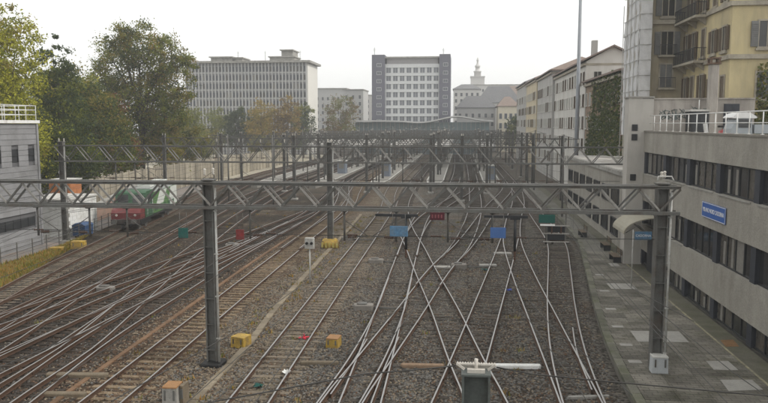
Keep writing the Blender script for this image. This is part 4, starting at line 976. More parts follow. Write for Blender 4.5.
tree('leafy green tree between the yellow-green tree and the conifer', -52.5, 80, 17.5, [B(0,0,9.5,4.0,3.6,5.5),B(2.2,0,6.5,3,3,4.2),B(-1.2,0,13.4,2.8,2.6,3.8)], ['mid','dark','spring'], [4,3,2.5], 18000, .34, seed=16, trunk_r=.3)
tree('rust-leaved tree in front of the big airy tree', -52.0, 106, 15.5, [B(-1.2,-1,10.6,2.4,2.5,4.2),B(.6,-1,6.0,2.6,2.4,3.2)], ['rust','bronze','olive'], [4,4,3], 11000, .32, seed=7, trunk_r=.2)
tree('yellowing tree at the right foot of the big airy tree', -48.4, 114, 12, [B(0,0,7.2,2.4,2.5,4.4),B(1.0,0,4.2,2.2,2.4,2.8)], ['mid','gold','olive'], [4,2,3], 10000, .32, seed=8, trunk_r=.2)
tree('low dark shrubby tree behind the orange container', -48.6, 84, 10, [B(0,0,6,3,3,4),B(2.0,1,4.6,2.4,2.6,3.4)], ['dark','fir','mid'], [5,3,2], 11000, .32, seed=9, trunk_r=.2)
tree('dark shrubby tree over the left end of the beige wall', -50.0, 95, 10.5, [B(0,0,6.6,3,3,4),B(2.6,1,5.6,2.6,2.8,3.4)], ['dark','bronze','mid'], [5,2,3], 10000, .32, seed=10, trunk_r=.2)
tree('reddish small tree between the shrubby tree and the rust-leaved tree', -49.2, 102, 8.6, [B(0,0,5.2,2.0,2.2,3.2)], ['rust','bronze','dark'], [4,3,2], 6500, .32, seed=14, trunk_r=.18)
tree('olive tree over the middle of the beige wall', -50.8, 124, 12, [B(0,0,7.6,3.2,3,4.2),B(3.4,1,6,2.8,2.8,3.6)], ['olive','dark','dull'], [4,3,3], 10000, .34, seed=12, trunk_r=.25)
farl = [('dull green tree at the left corner of the office block', -84, 200, 18, 6.2, ['dull','olive'], 31), ('round dull tree left of the office block centre', -74, 212, 15, 6.0, ['dull','mid'], 32),
        ('dark slim tree before the office block centre', -65.5, 205, 16, 3.2, ['fir','dark'], 33), ('second dark slim tree before the office block', -61, 208, 15, 2.4, ['fir','dark'], 34),
        ('golden autumn tree before the office block', -56.5, 200, 17.5, 4.6, ['gold','olive'], 35), ('bronze autumn tree near the right corner of the office block', -51, 204, 18.5, 4.6, ['bronze','gold'], 36),
        ('blue-green tree against the bright end wall of the office block', -47.5, 214, 17, 3.6, ['fir','mid'], 37), ('broad brown-green tree right of the office block', -37.5, 222, 19.5, 5.6, ['bronze','dull'], 38),
        ('low hedge-like tree under the office block left', -70, 190, 9, 5.0, ['dull','olive'], 39), ('low bushy tree at the foot of the golden tree', -52, 188, 8, 4.2, ['olive','dull'], 40),
        ('grey-green tree right behind the big tree', -70, 175, 16, 5.6, ['dull','mid'], 41), ('dull bushy tree left of the dark slim trees', -78, 188, 13, 4.8, ['dull','olive'], 42)]
for (lab, x, y, h, rw, lv, sd_) in farl:
    tree(lab, x, y, h, [B(0,0,h*.55,rw,rw,h*.38),B(rw*.35,0,h*.78,rw*.6,rw*.6,h*.22),B(-rw*.4,0,h*.4,rw*.7,rw*.7,h*.28)], lv, [3,2], 6500, .5, seed=sd_, trunk_r=.28, group='trees before the office block')
tree('small hazy tree right of the cream house at the track end', 19.0, 252, 15, [B(0,0,8,3.2,3,5)], ['fir','dull'], [3,2], 2400, .8, seed=51, trunk_r=.25, group='trees behind the station')
tree('hazy tree between the row houses and the cream house', 15.6, 232, 12, [B(0,0,6.5,1.8,3,4)], ['dull','fir'], [3,2], 2000, .7, seed=52, trunk_r=.25, group='trees behind the station')

# ------------------------------------------------------------------ locomotive
M_lgreen = mat('loco_green', (.085,.19,.06), .5, .15, 2, spec=.5, dirt=(.09,.17,.06), dirt_amt=.3); M_ldark = mat('loco_dark_green', (.035,.10,.05), .5, .15, 2, spec=.5)
M_lred = mat('loco_red', (.14,.022,.022), .5, .15, 2, spec=.5); M_lwhite = mat('loco_white', (.60,.62,.58), .5, .1, 2, spec=.5); M_lroof = mat('loco_roof', (.24,.25,.24), .7, .2, 2)
lo = empty('locomotive', (-31.05, 63.6, 0), math.atan2(2.3, 14.5)); tag(lo, 'green and white locomotive with a red nose standing on the left siding', 'locomotive')
# local frame: nose faces -y, body runs along +y
b = MB(); b.prism([(0.0,1.15),(0.0,1.75),(.25,2.0),(1.5,2.3),(1.5,1.15)], 'x', -1.35, 1.35); b.build('nose', M_lred, lo)
b = MB(); b.prism([(1.5,1.15),(1.5,2.36),(1.75,3.45),(2.0,3.6),(4.3,3.6),(4.3,1.15)], 'x', -1.42, 1.42); b.build('cab', M_ldark, lo)
for s in (-.7, .7): b = MB(); b.quad((s-.5,1.575,2.55),(s+.5,1.575,2.55),(s+.48,1.74,3.3),(s-.48,1.74,3.3)); o = b.build('windscreen', M_glass, lo); o.location = (0,-.04,0)
for s in (-1, 1): b = MB(); b.box(s*1.42-.012, s*1.42+.012, 2.3, 3.6, 2.5, 3.25); b.build('cab_window', M_glass, lo)
b = MB(); b.box(-1.40,1.40,4.31,14.2,1.15,3.3); b.build('body', M_lgreen, lo)
for s in (-1, 1):
    b = MB(); y0 = 5.6; b.prism([(5.4,1.9),(8.2,1.9),(9.8,3.25),(7.0,3.25)], 'x', s*1.40-.015, s*1.40+.015); b.build('white_panel', M_lwhite, lo)
    b = MB(); b.prism([(10.2,1.3),(14.1,1.3),(14.1,3.25),(11.4,3.25)], 'x', s*1.40-.012, s*1.40+.012); b.build('white_panel', M_lwhite, lo)
    for k in range(5): b = MB(); b.box(s*1.40-.03, s*1.40+.03, 5.0+k*1.7, 5.9+k*1.7, 1.35, 1.85); b.build('vent_grille', M_ldark, lo)
    b = MB(); b.tube([(s*1.46,2.05,1.3),(s*1.46,2.05,2.9)], .025); b.tube([(s*1.46,3.9,1.3),(s*1.46,3.9,2.9)], .025); b.build('handrail', M_white, lo)
b = MB(); b.prism([(-1.40,3.301),(1.40,3.301),(1.1,3.65),(-1.1,3.65)], 'y', 4.35, 14.2); b.build('roof', M_lroof, lo)
for y in (6.2, 8.6, 11.6): b = MB(); b.chbox(-.7,.7,y,y+1.3,3.651,3.95,.04); b.build('roof_box', M_lwhite, lo)
b = MB()
for s in (-.5,.5): b.tube([(s,12.6,3.95),(s*.9,11.6,4.5),(s*.8,12.7,5.0)], .03)
b.bar((-.8,12.7,5.03),(.8,12.7,5.03),.06); b.build('pantograph', M_steel, lo)
b = MB(); b.box(-1.38,1.38,-.02,14.3,.95,1.149); b.build('frame', M_black, lo)
b = MB(); b.box(-1.3,1.3,-.22,-.021,.75,1.16); b.build('buffer_beam', mat('beam_dark', (.05,.04,.035), .7, .2), lo)
for s in (-.88,.88): b = MB(); b.tube([(s,-.22,1.02),(s,-.55,1.02),(s,-.56,1.02),(s,-.66,1.02)], [.09,.09,.24,.24], 14); b.build('buffer', M_steel, lo)
for s in (-.85,.85): b = MB(); b.tube([(s,-.05,1.55),(s,.02,1.55)], .11, 14); b.build('headlight', M_insul, lo)
b = MB(); b.box(-.08,.08,-.45,-.22,.85,.98); b.tube([(0,-.4,.9),(0,-.46,.55)], .03); b.build('coupling', M_black, lo)
for yb in (2.6, 11.4):
    b = MB(); b.box(-1.15,1.15,yb-1.7,yb+1.7,.5,.95); o = b.build('bogie', M_black, lo)
    for y in (-1.1,1.1):
        for s in (-.75,.75): b = MB(); b.tube([(s-.07,yb+y,.5),(s+.07,yb+y,.5)], .5, 18); b.build('wheel', M_steel, o)

# ------------------------------------------------------------------ catenary gantries
def h_column(root, x, z1, w=.40, base_m=M_conc, pipe=True, m=M_steel, z0=0, name='column'):
    b = MB(); t = .05
    b.box(x-w/2, x-w/2+t, -w/2, w/2, z0, z1); b.box(x+w/2-t, x+w/2, -w/2, w/2, z0, z1); b.box(x-w/2+t, x+w/2-t, -.025, .025, z0, z1)
    for k in range(int(z1/1.1)): z = .5+k*1.1; b.box(x-w/2+t, x+w/2-t, -w/2+.02, w/2-.02, z, z+.03)
    b.box(x-w/2-.04, x+w/2+.04, -w/2-.04, w/2+.04, z1, z1+.05)
    c = b.build(name, m, root)
    if pipe:
        q = MB(); q.tube([(x+w/2+.09,-w/2+.05,0),(x+w/2+.09,-w/2+.05,z1-.3)], .05, 8)
        for k in range(4): zz = 1+k*1.8; q.box(x+w/2, x+w/2+.15, -w/2, -w/2+.1, zz, zz+.05)
        q.build('conduit', M_steel_l, c)
    return c
bm = {}
M_brace = mat('pale_or_lit_steel', (.30, .29, .27), .6, .2, 2.5, 14, spec=.4, dirt=(.14,.12,.10), dirt_amt=.35)  # falling braces: sky light put into the paler colour; cage crossbars share it
def beam(root, x0, x1, zb, zt, dy=.6, bay=1.6, ch=.15, individual=True, bc=.075, m=None):
    m = m or M_steel
    n = max(1, round((x1-x0)/bay)); bay = (x1-x0)/n; h = bay/2
    for s in (-1, 1):
        b = MB(); b.bar((x0,s*dy/2,zt),(x1,s*dy/2,zt), ch*.8, ch*.6); b.bar((x0,s*dy/2,zt+ch*.42),(x1,s*dy/2,zt+ch*.42), ch*1.5, .02); b.build('top_chord', m, root)
        b = MB(); b.bar((x0,s*dy/2,zb),(x1,s*dy/2,zb), ch, ch*.85); b.build('bottom_chord', m, root)
    key = (round(bay,3), zb, zt, bc)
    if key not in bm:
        u = MB(); u.bar((0,0,zb+ch*.6),(h,0,zt-ch*.4), bc, bc); d_ = MB(); d_.bar((0,0,zt-ch*.4),(h,0,zb+ch*.6), bc, bc)
        bm[key] = (u.mesh('brace', M_steel), d_.mesh('brace', M_brace))
    if individual:
        for s in (-1, 1):
            for i in range(n):
                link('brace', bm[key][1], root, (x0+i*bay, s*dy/2, 0)); link('brace', bm[key][0], root, (x0+i*bay+h, s*dy/2, 0))
        for i in range(n+1):
            b = MB(); b.bar((x0+i*bay,-dy/2+.06,zt),(x0+i*bay,dy/2-.06,zt),.06); b.build('cross_tie', M_steel, root)
    else:
        b = MB()
        for s in (-1, 1):
            for i in range(n):
                b.bar((x0+i*bay,s*dy/2,zt-.06),(x0+i*bay+h,s*dy/2,zb+.08),bc); b.bar((x0+i*bay+h,s*dy/2,zb+.08),(x0+(i+1)*bay,s*dy/2,zt-.06),bc)
        stuff(b.build('bracing', m, root))
def insulator(b, a, c, r=.07, k=5, mi=0):
    a = Vector(a); c = Vector(c); pts = []; rr = []
    for i in range(k*2+1): pts.append(a.lerp(c, i/(k*2))); rr.append(r if i % 2 else r*.45)
    b.tube(pts, rr, 8, mi)
def drop_set(root, x, zb, y=0, arm=1.0, dirn=1, zw=5.3, big=False):
    """drop post under the beam with a registration arm and insulators"""
    b = MB(); b.tube([(x,y,zb-.05),(x,y,zw-.1)], .05 if big else .045, 8); b.box(x-.12,x+.12,y-.12,y+.12,zb-.12,zb-.06)
    o = b.build('drop_post', M_steel, root)
    q = MB(); q.tube([(x+.02*dirn,y,zw+.05),(x+arm*dirn,y,zw+.1)], .022, 6); q.tube([(x,y,zw+.75),(x+arm*dirn*.95,y,zw+.12)], .018, 6); q.build('registration_arm', M_steel, o)
    q = MB(); insulator(q, (x+.12*dirn,y,zw+.06), (x+.5*dirn,y,zw+.08)); q.build('insulator', M_insul_b, o)
WIRES = {}     # gantry y -> height of the contact wire support
GY = [28.8, 58.2, 95, 106, 117, 128, 139, 151, 163, 175, 188, 201, 214, 228]
def track_x(P, y):
    for a, c in zip(P, P[1:]):
        if min(a.y, c.y) <= y <= max(a.y, c.y) and abs(c.y-a.y) > 1e-6: return a.x+(c.x-a.x)*(y-a.y)/(c.y-a.y)
    return None
ELEC = [(tG,'the tan-sleepered track'),(tF,'the straight track between the yellow boxes'),(tD,'the straight centre track'),(tB,'the left-leaning crossover'),(tC,'the long diagonal track'),(tA,'the right-leaning crossover'),(tR2,'the track under the right blue plate'),
        (tR1,'the rightmost platform track'),(tL5,'the double-bend yard track'),(tL4,'the left-swinging yard track'),(tL2,'the yard track behind the teal plate'),(tL1,'the rusty yard track'),(tN,'the distant middle platform track'),(tL0,'the locomotive siding')]
glab = ['nearest lattice gantry spanning the whole view in front', 'second lattice gantry, its column standing in a yellow base', 'third lattice gantry behind the second, with a column in the middle']
glab += [f'{ORD[i]} lattice gantry from the front, far down the tracks' for i in range(3, 12)] + ['thirteenth lattice gantry from the front, close before the station hall', 'fourteenth and farthest lattice gantry, touching the station hall']
spans = [(-21.4, 8.35), (-34.4, 13.2), (-41, 13.4)] + [(-41 if k % 3 else -27, 11.6 if k % 4 else 4.0) for k in range(11)]
cols = [(-21.2, -10.4, 7.75), (-33.9, -10.75, 13.0), (-40.5, -22.4, 0.05, 12.9)] + [((-40.0 if k % 3 else -26.5), (-14.0, -23.5)[k % 2] if k % 3 else -14.0, (5.1, -4.5)[k % 2] if k % 4 else -4.5, 11.3 if k % 4 else 3.7) for k in range(11)]
hts = [(6.58, 7.56), (6.85, 8.15), (6.9, 8.1)] + [(6.9, 8.0)]*11
GR = []
for gi, gy in enumerate(GY):
    g = empty('catenary_gantry', (0, gy, 0)); tag(g, glab[gi], 'gantry', 'catenary gantries across the tracks'); GR.append(g)
    zb, zt = hts[gi]
    for x in cols[gi]:
        h_column(g, x, zt+.32 if gi else zt+.12, .44 if gi == 0 else (.42 if gi == 1 else .40), z0=.02 if gi == 0 and x < 0 else -.2, pipe=gi < 2)
        b = MB(); b.chbox(x-.45, x+.45, -.45, .45, -.25, -.02 if gi == 0 else .05, .05); b.build('footing', M_conc if x != -10.4 else M_black, g)
    beam(g, spans[gi][0], spans[gi][1], zb, zt, .62 if gi < 2 else .5, 1.5 if gi == 0 else (2.0 if gi < 2 else 1.5), .15 if gi == 0 else .12, individual=gi < 2, bc=.07 if gi == 0 else .06, m=None)
    for P, nm in ELEC:
        x = track_x(P, gy)
        if x is None or not (spans[gi][0] < x < spans[gi][1]): continue
        if gi == 0 and (P in (tF, tE)): dirn = 1
        else: dirn = 1 if (int(x*3) % 2) else -1
        drop_set(g, x - dirn*1.0, zb, 0, 1.0, dirn, 5.35)
    if True:       # lower cross-span wire with insulators
        b = MB(); x0, x1 = spans[gi]; n = 24
        b.tube([(x0+(x1-x0)*i/n, 0, 5.52-.06*math.sin(math.pi*i/n)) for i in range(n+1)], .014 if gi == 0 else .016, 5); sw = b.build('span_wire', M_wire, g)
        for i in range(1, int((x1-x0)/3.4)):
            q = MB(); x = x0+i*3.4; insulator(q, (x-.22,0,5.5),(x+.22,0,5.5), .05, 4); q.build('insulator', M_insul_b, sw)
    for x in cols[gi][:]:
        q = MB(); insulator(q, (x-.1,-.2,zt+.34),(x-.1,-.2,zt+.62), .07, 3); insulator(q, (x+.12,.2,zt+.34),(x+.12,.2,zt+.62), .07, 3); q.build('insulator', M_insul, g)
# column furniture of the nearest gantry
g0 = GR[0]
b = MB(); b.tube([(7.45,-.4,7.85),(7.5,-.3,8.0),(8.0,-.3,8.0),(8.05,-.4,7.85)], .03); b.build('fixing_frame', M_steel_l, g0)
for x0 in (-4.6, -.35, ):   # the wide hanging T-frames under the beam
    pass
def t_frame(x, w, zb=6.42):
    b = MB(); b.box(x-w/2, x+w/2, -.46, -.34, zb-.09, zb+.01); b.tube([(x+w*.22,-.37,zb-.05),(x+w*.22,-.37,5.0)], .055, 8); b.bar((x+w*.22-.2,-.37,zb-.1),(x+w*.22+.2,-.37,zb-.1),.12); o = b.build('hanging_frame', M_frame_d, g0)
    q = MB(); insulator(q, (x+w*.22,-.37,5.05),(x+w*.22,-.37,4.65), .06, 4); q.build('insulator', M_insul_b, o)
t_frame(-2.55, 1.7); t_frame(1.75, 1.7)
# plates and boards hung on the nearest gantry
def hung_plate(label, x, z, w, h, m, zt=6.45, txt=None, rot=0, y=-.55, name='signal_plate'):
    r_ = empty(name, (x, GY[0]+y, z), rot); tag(r_, label, 'sign', 'plates hung on the nearest gantry')
    b = MB(); b.chbox(-w/2, w/2, -.02, .02, -h/2, h/2, .006); b.build('plate', m, r_)
    for s in (-w*.35, w*.35): b = MB(); b.tube([(s,.03,h/2-.05),(s,.03,zt-z)], .012, 5); b.build('hanger', M_steel, r_)
    if txt:
        o = link('lettering', text_mesh(txt[0], txt[1], txt[2]), r_, (0,-.026,0)); o.rotation_euler = (R(90),0,0)
    return r_
hung_plate('left light-blue plate hung below the nearest gantry beam', -2.45, 5.76, .72, .42, M_blue_l)
hung_plate('right blue plate hung below the nearest gantry beam', 1.45, 5.76, .60, .42, mat('plate_blue', (.06,.13,.32), .5, .1, 3))
r_ = hung_plate('dark red route board under the middle of the nearest gantry beam', -.93, 6.38, .58, .30, mat('board_dark_red', (.07,.012,.02), .5, .1, 3), 6.5)
for k in range(4):
    b = MB(); b.box(-.22+k*.12,-.16+k*.12,-.032,-.024,-.07,.07); b.build('digit', mat('pink_digits', (.22,.07,.08), .6, .1), r_)
r_ = hung_plate('dark green board with pale underline under the right of the beam', 3.32, 6.34, .62, .32, M_dkgreen, 6.5)
b = MB(); b.box(-.25,.31,-.03,.0,-.27,-.21); b.build('underline', M_white, r_)
hung_plate('teal plate hung left of the tall near gantry column', -11.35, 5.55, .42, .42, M_teal, 6.4, rot=0)
hung_plate('red plate hung right of the tall near gantry column', -8.95, 5.52, .34, .42, M_red, 6.4)
hung_plate('white plate near the left end of the nearest gantry', -17.2, 5.35, .35, .4, M_white, 6.4) if False else None
# small grey signal on a post between the straight tracks
sg = empty('dwarf_signal', (-9.55, 44.5, GZ)); tag(sg, 'small grey signal head on a thin post between two straight tracks', 'signal')
b = MB(); b.tube([(0,0,0),(0,0,2.6)], .05, 8); b.build('post', M_steel_l, sg)
b = MB(); b.chbox(-.32,.32,-.12,.12,2.3,3.0,.04); b.build('head', M_steel_l, sg)
for s in (-.15,.15): b = MB(); b.tube([(s,-.12,2.66),(s,-.24,2.66)], .09, 12); b.build('lamp_hood', M_black, sg)
b = MB(); b.bar((-.9,0,3.05),(.9,0,2.75),.05); b.build('bracket', M_timber, sg)
# dark box frame hung under the nearest gantry above the platform track
mf = empty('hanging_cage', (3.72, GY[0]-.3, 5.75)); tag(mf, 'dark open cage with pale crossbars hung under the right of the nearest gantry', 'hanging cage')
for x in (-.36, .36): b = MB(); b.bar((x,0,-.36),(x,0,.8),.045); b.build('hanger', M_steel, mf)
for z in (-.34, -.02, .30): b = MB(); b.bar((-.5,-.04,z),(.5,-.04,z),.04); b.build('crossbar', M_brace, mf)
b = MB(); b.box(-.33,.33,.0,.18,-.28,-.05); b.build('lower_box', M_frame_d, mf)
b = MB(); b.box(-.33,.33,.0,.18,.03,.26); b.build('upper_box', M_frame_d, mf)
for s_ in (-.18,.18): b = MB(); insulator(b, (s_,-.05,-.02), (s_,-.05,.28), .035, 4); b.build('insulator', M_insul_b, mf)

# masts and small furniture on the island platforms
def mast(x, y, h, label, arms=True):
    m_ = empty('platform_mast', (x, y, .3)); tag(m_, label, 'mast', 'masts on the island platforms')
    b = MB(); b.tube([(0,0,0),(0,0,h)], [.11,.08], 8); b.build('pole', M_steel, m_)
    if arms:
        b = MB(); b.bar((-1.6,0,h-.5),(1.6,0,h-.5),.07); b.bar((-1.4,0,h-.5),(0,0,h-.1),.04); b.bar((1.4,0,h-.5),(0,0,h-.1),.04); b.build('crossarm', M_steel, m_)
        for s in (-1.45,1.45): b = MB(); insulator(b, (s,0,h-.5),(s,0,h-.9), .08, 3); b.build('insulator', M_insul, m_)
for i, px in enumerate(PLX):
    for j, y in enumerate((118, 137, 150, 172, 203, 229)):
        mast(px + (.5 if j % 2 else -.5), y + i*2.2, 8.2 + (i*j) % 3*.5, f'thin grey mast, {ORD[j]} along the {ORD[i]} island platform from the right')
for (x, y, lab) in ((5.1, 128, 'first island platform from the right'), (-14.0, 134, 'third island platform from the right'), (-23.5, 141, 'fourth island platform from the right')):
    k = empty('kiosk', (x, y, .295)); tag(k, f'small blue and white cabin at the tip of the {lab}', 'cabin', 'platform cabins')
    b = MB(); b.chbox(-.8,.8,-1.2,1.2,0,2.4,.04); b.build('body', mat('cabin_blue', (.20,.23,.28), .6, .1), k); b = MB(); b.box(-.95,.95,-1.4,1.4,2.401,2.55); b.build('roof', M_conc_l, k)
    b = MB(); b.box(-.5,.5,-1.23,-1.2,1.0,2.0); b.build('window', M_glass_b, k)
# extra single masts in the yard, all different places
for (x, y, h, lab) in ((-22.4, 84, 8.4, 'bare yard mast left of centre between the second and third gantries'), (-29.2, 88, 8.4, 'bare yard mast right of the locomotive'), (10.6, 77, 8.6, 'mast on the right platform by the low wing'),
                       (10.7, 108, 8.8, 'mast on the right platform below the ivy house'), (-38.8, 112, 8.4, 'yard mast in front of the beige wall'), (-12.4, 108, 8.0, 'mast between the tan-sleepered track and its right neighbour far off')):
    mast(x, y, h, lab); 

# overhead wires: one run for each electrified track
for P, nm in ELEC:
    r_ = empty('overhead_line', (P[0].x, P[0].y, 0)); tag(r_, f'thin overhead wire run above {nm}', 'wire', 'overhead wires above the tracks')
    ylo = max(P[0].y, 1.5); yhi = min(P[-1].y, 219)
    ys_ = [y for y in [-2.0] + GY if ylo <= y <= yhi]
    stops = sorted(set([ylo] + ys_ + [yhi])); cw = []; mw = []; dp = MB()
    for a, c in zip(stops, stops[1:]):
        k = max(2, int((c-a)/4))
        for i in range(k):
            y = a+(c-a)*i/k; x = track_x(P, y); t = i/k
            if x is None: continue
            # wires hang straight between supports
            xa = track_x(P, a) or x; xc = track_x(P, c) or x; xs = xa+(xc-xa)*t; zm = 6.25-.55*4*t*(1-t)
            cw.append((xs-P[0].x, y-P[0].y, 5.3)); mw.append((xs-P[0].x, y-P[0].y, zm))
            if i and y > 30: dp.tube([(xs-P[0].x,y-P[0].y,5.3),(xs-P[0].x,y-P[0].y,zm)], .005, 3, caps=False)
    if len(cw) < 2: continue
    b = MB(); b.tube(cw, .010, 4, caps=False); b.build('contact_wire', M_wire, r_)
    b = MB(); b.tube(mw, .009, 4, caps=False); b.build('carrier_wire', M_wire, r_)
    if dp.v: stuff(dp.build('droppers', M_wire, r_))

# near post with the white insulator head at the bottom edge
np_ = empty('near_post', (.23, 9.7, GZ)); tag(np_, 'grey-green steel post with pale insulator head at the bottom edge', 'post')
b = MB(); w_ = .19
b.box(-w_,-w_+.03,-w_,w_,0,6.78); b.box(w_-.03,w_,-w_,w_,0,6.78); b.box(-w_+.03,w_-.03,-.02,.02,0,6.78); b.box(-w_-.01,w_+.01,-w_-.01,w_+.01,6.781,6.81); b.build('column', M_steel_d, np_)
b = MB(); insulator(b, (-.27,0,6.89),(-.02,0,6.89), .038, 7); insulator(b, (.02,0,6.89),(.27,0,6.89), .038, 7); b.build('insulator', M_insul, np_)
b = MB(); b.bar((-.12,-.1,6.83),(.12,-.1,6.83),.06); b.bar((-.2,.1,6.83),(.2,.1,6.83),.05); b.tube([(0,-.06,6.80),(0,-.06,6.99)], .025); b.bar((-.16,-.12,6.86),(-.26,-.14,6.94),.03); b.bar((.16,-.12,6.86),(.26,-.14,6.94),.03); b.build('clamp', M_insul, np_)
def cable(label, pts, r=.011):
    b = MB(); b.tube(pts, r, 5); o = b.build('span_cable', M_wire, None); tag(o, label, 'cable', 'cables tied to the near post'); return o
cable('dark cable running left and down from the near post', [(.23-.28,9.7,6.68),(-.6,9.7,6.60),(-1.3,9.75,6.50),(-3,9.8,6.1),(-6,9.9,5.4)])
cable('dark cable sagging right from the near post across the platform', [(.23+.28,9.7,6.68),(1.0,9.7,6.60),(2.0,9.75,6.52),(4.2,9.8,6.38),(8,9.9,6.3),(14,10,6.4)])

# ------------------------------------------------------------------ small things beside the tracks
def pbox(label, x, y, w, d_, h, m_side, m_top, rz=0, name='point_motor_box', group='yellow point motor boxes'):
    r_ = empty(name, (x, y, GZ), rz); tag(r_, label, 'box', group)
    b = MB(); b.prism([(-w/2,0),(w/2,0),(w/2*.94,h),(-w/2*.94,h)], 'y', -d_/2, d_/2); b.build('body', m_side, r_)
    b = MB(); b.chbox(-w/2*.98, w/2*.98, -d_/2-.02, d_/2+.02, h+.001, h+.06, .015); b.build('lid', m_top, r_)
    for s in (-.3,.3): b = MB(); b.box(s*w-.03, s*w+.03, -d_/2-.03, -d_/2, h*.4, h*.9); b.build('latch', M_steel, r_)
pbox('yellow point motor box right of the tall near gantry column', -10.0, 31.4, .72, .62, .45, M_yellow, M_yellow, R(-18))
pbox('yellow point motor box with tan lid right of the straight track', -5.75, 31.8, .58, .62, .42, M_yellow, M_rustlid, R(-6))
pbox('left of two yellow boxes on the grass verge', -31.9, 53.4, .95, .6, .40, M_yellow, M_yellow, R(10))
pbox('right of two yellow boxes at the left gantry column foot', -31.3, 55.6, 1.1, .7, .55, M_yellow, M_yellow, R(14))
pbox('grey concrete cabinet with rusty lid at the bottom left edge', -10.35, 24.3, .55, .62, .75, M_conc, M_rustlid, R(2), 'relay_cabinet', 'cabinets beside the tracks')
pbox('low pale slab leaning beside the grey concrete cabinet', -9.98, 24.5, .12, .5, .72, M_timber, M_timber, R(-4), 'concrete_slab', 'cabinets beside the tracks')
pbox('pale grey cabinet at the foot of the right gantry column', 7.8, 28.45, .62, .42, .62, mat('cabinet_pale', (.42,.44,.45), .6, .1, 3), M_conc_l, 0, 'foot_cabinet', 'cabinets beside the tracks')
bpy.data.objects['foot_cabinet'].location.z = PZ+.012
yc = empty('yellow_footing', (-10.75, 58.2, GZ)); tag(yc, 'yellow painted concrete footing round the second gantry column', 'footing')
b = MB(); b.lathe((0,0,0), [(.78,0),(.72,.5),(.60,.72),(.3,.74)], 8); b.build('block', M_yellow, yc)
b = MB(); [b.box(-.6+.3*i,-.45+.3*i,-.79,-.70,.12,.5) for i in range(5)]; b.build('worn_band', mat('footing_wear', (.40,.33,.10), .9, .3, 4), yc)
def plank(label, x0, y0, x1, y1, w, h, m, name='trackside_bar', group='pale bars lying across the ballast'):
    a = Vector((x0,y0,0)); c = Vector((x1,y1,0)); L = (c-a).length; ang = math.atan2(c.y-a.y, c.x-a.x)
    b = MB(); b.chbox(0, L, -w/2, w/2, 0, h, min(w,h)*.25); b2 = b
    o = b.build(name, m, None, (x0,y0,GZ+.02), ang); tag(o, label, 'bar', group)
plank('white trough lid lying right of the near post', 1.45, 29.6, 3.4, 29.75, .24, .17, M_white)
plank('rusty brown trough lid lying left of the near post', -2.45, 29.3, -.62, 29.4, .22, .15, mat('bar_brown', (.26,.18,.12), .9, .25, 4))
plank('tan timber lying left of the crossover beside the yellow box', -6.75, 29.2, -5.1, 29.35, .18, .14, M_timber)
plank('tan timber lying among the bottom left yard rails', -16.6, 26.6, -14.1, 26.8, .30, .16, M_timber)
plank('second tan timber at the bottom left beside the tan-sleepered track', -15.6, 24.6, -13.9, 24.75, .26, .16, M_timber)
plank('grey rod lying across the track at the bottom right corner', 4.0, 26.4, 5.6, 26.7, .12, .12, M_conc)
plank('pale slab lying beneath the right blue plate', 1.35, 51.5, 2.6, 51.6, .5, .12, M_conc)
plank('pale slab lying between the blue plates', -1.9, 50.5, -.7, 50.6, .5, .12, M_conc)
plank('pale slab lying left of the dark signal frame', 2.6, 56.5, 4.0, 56.6, .55, .12, M_conc)
# point machines
def machine(label, x, y, rz):
    r_ = empty('point_machine', (x, y, GZ), rz); tag(r_, label, 'point machine', 'grey point machines beside the turnouts')
    b = MB(); b.chbox(-.55,.55,-.28,.28,.0,.30,.05); b.build('case', mat('machine_grey', (.20,.185,.165), .7, .2, 4), r_)
    b = MB(); b.chbox(-.35,.2,-.22,.22,.301,.38,.03); b.build('cover', M_steel, r_)
    b = MB(); b.tube([(.55,.1,.1),(2.3,.1,.08)], .025); b.tube([(.55,-.1,.1),(2.3,-.1,.08)], .025); b.build('rod', M_steel, r_)
machine('grey point machine left of the crossing tracks in the middle', -5.3, 38.6, R(4)); machine('grey point machine between the blue plates', -.1, 50.8, R(3)); machine('grey point machine in the left yard', -21.6, 41.2, R(-5))
machine('grey point machine left of the far straight centre track', -6.2, 52, R(2)); machine('grey point machine beside the left yard tracks far off', -18.9, 57.5, R(2)); machine('grey point machine right of the straight track near the red plate', -9.9, 62, 0)
# red track marker and paint marks on the straight track
rm = empty('red_marker', (-7.38, 32.9, -.16)); tag(rm, 'bright red cross-shaped marker lying on the straight track', 'marker')
for a in (0.4, 1.97): b = MB(); b.chbox(-.26,.26,-.05,.05,0,.06,.01); b.build('arm', mat('marker_red', (.55,.02,.05), .5, .1), rm, (0,0,.002 if a > 1 else 0), a)
b = MB(); b.tube([(0,0,.05),(0,0,.22)], .04); b.build('pin', MATS['marker_red'], rm)
for (lab, x, y, w_, m) in (('white scrap of sheeting beside the straight track rail', -7.0, 28.0, .26, M_white), ('blue scrap of sheeting left of the platform track', 2.95, 43.8, .28, mat('blue_scrap', (.03,.07,.42), .5, .2)), ('teal scrap lying by the crossover below the right blue plate', -1.5+3.2, 50, .3, M_teal), ('dark green scrap on the straight track at the bottom', -7.75, 26.3, .26, M_dkgreen)):
    b = MB(); rr = random.Random(int(x*10)+77); nn = 5
    for j in range(nn+1):
        for i in range(nn+1): b.v.append(((i/nn-.5)*w_*1.3+rr.uniform(-.04,.04), (j/nn-.5)*w_+rr.uniform(-.04,.04), rr.uniform(.0,.14)))
    for j in range(nn):
        for i in range(nn): q = j*(nn+1)+i; b.face((q,q+1,q+nn+2,q+nn+1), 0, True)
    o = b.build('scrap_sheet', m, None, (x, y, -.14)); tag(o, lab, 'litter', 'scraps lying on the tracks')

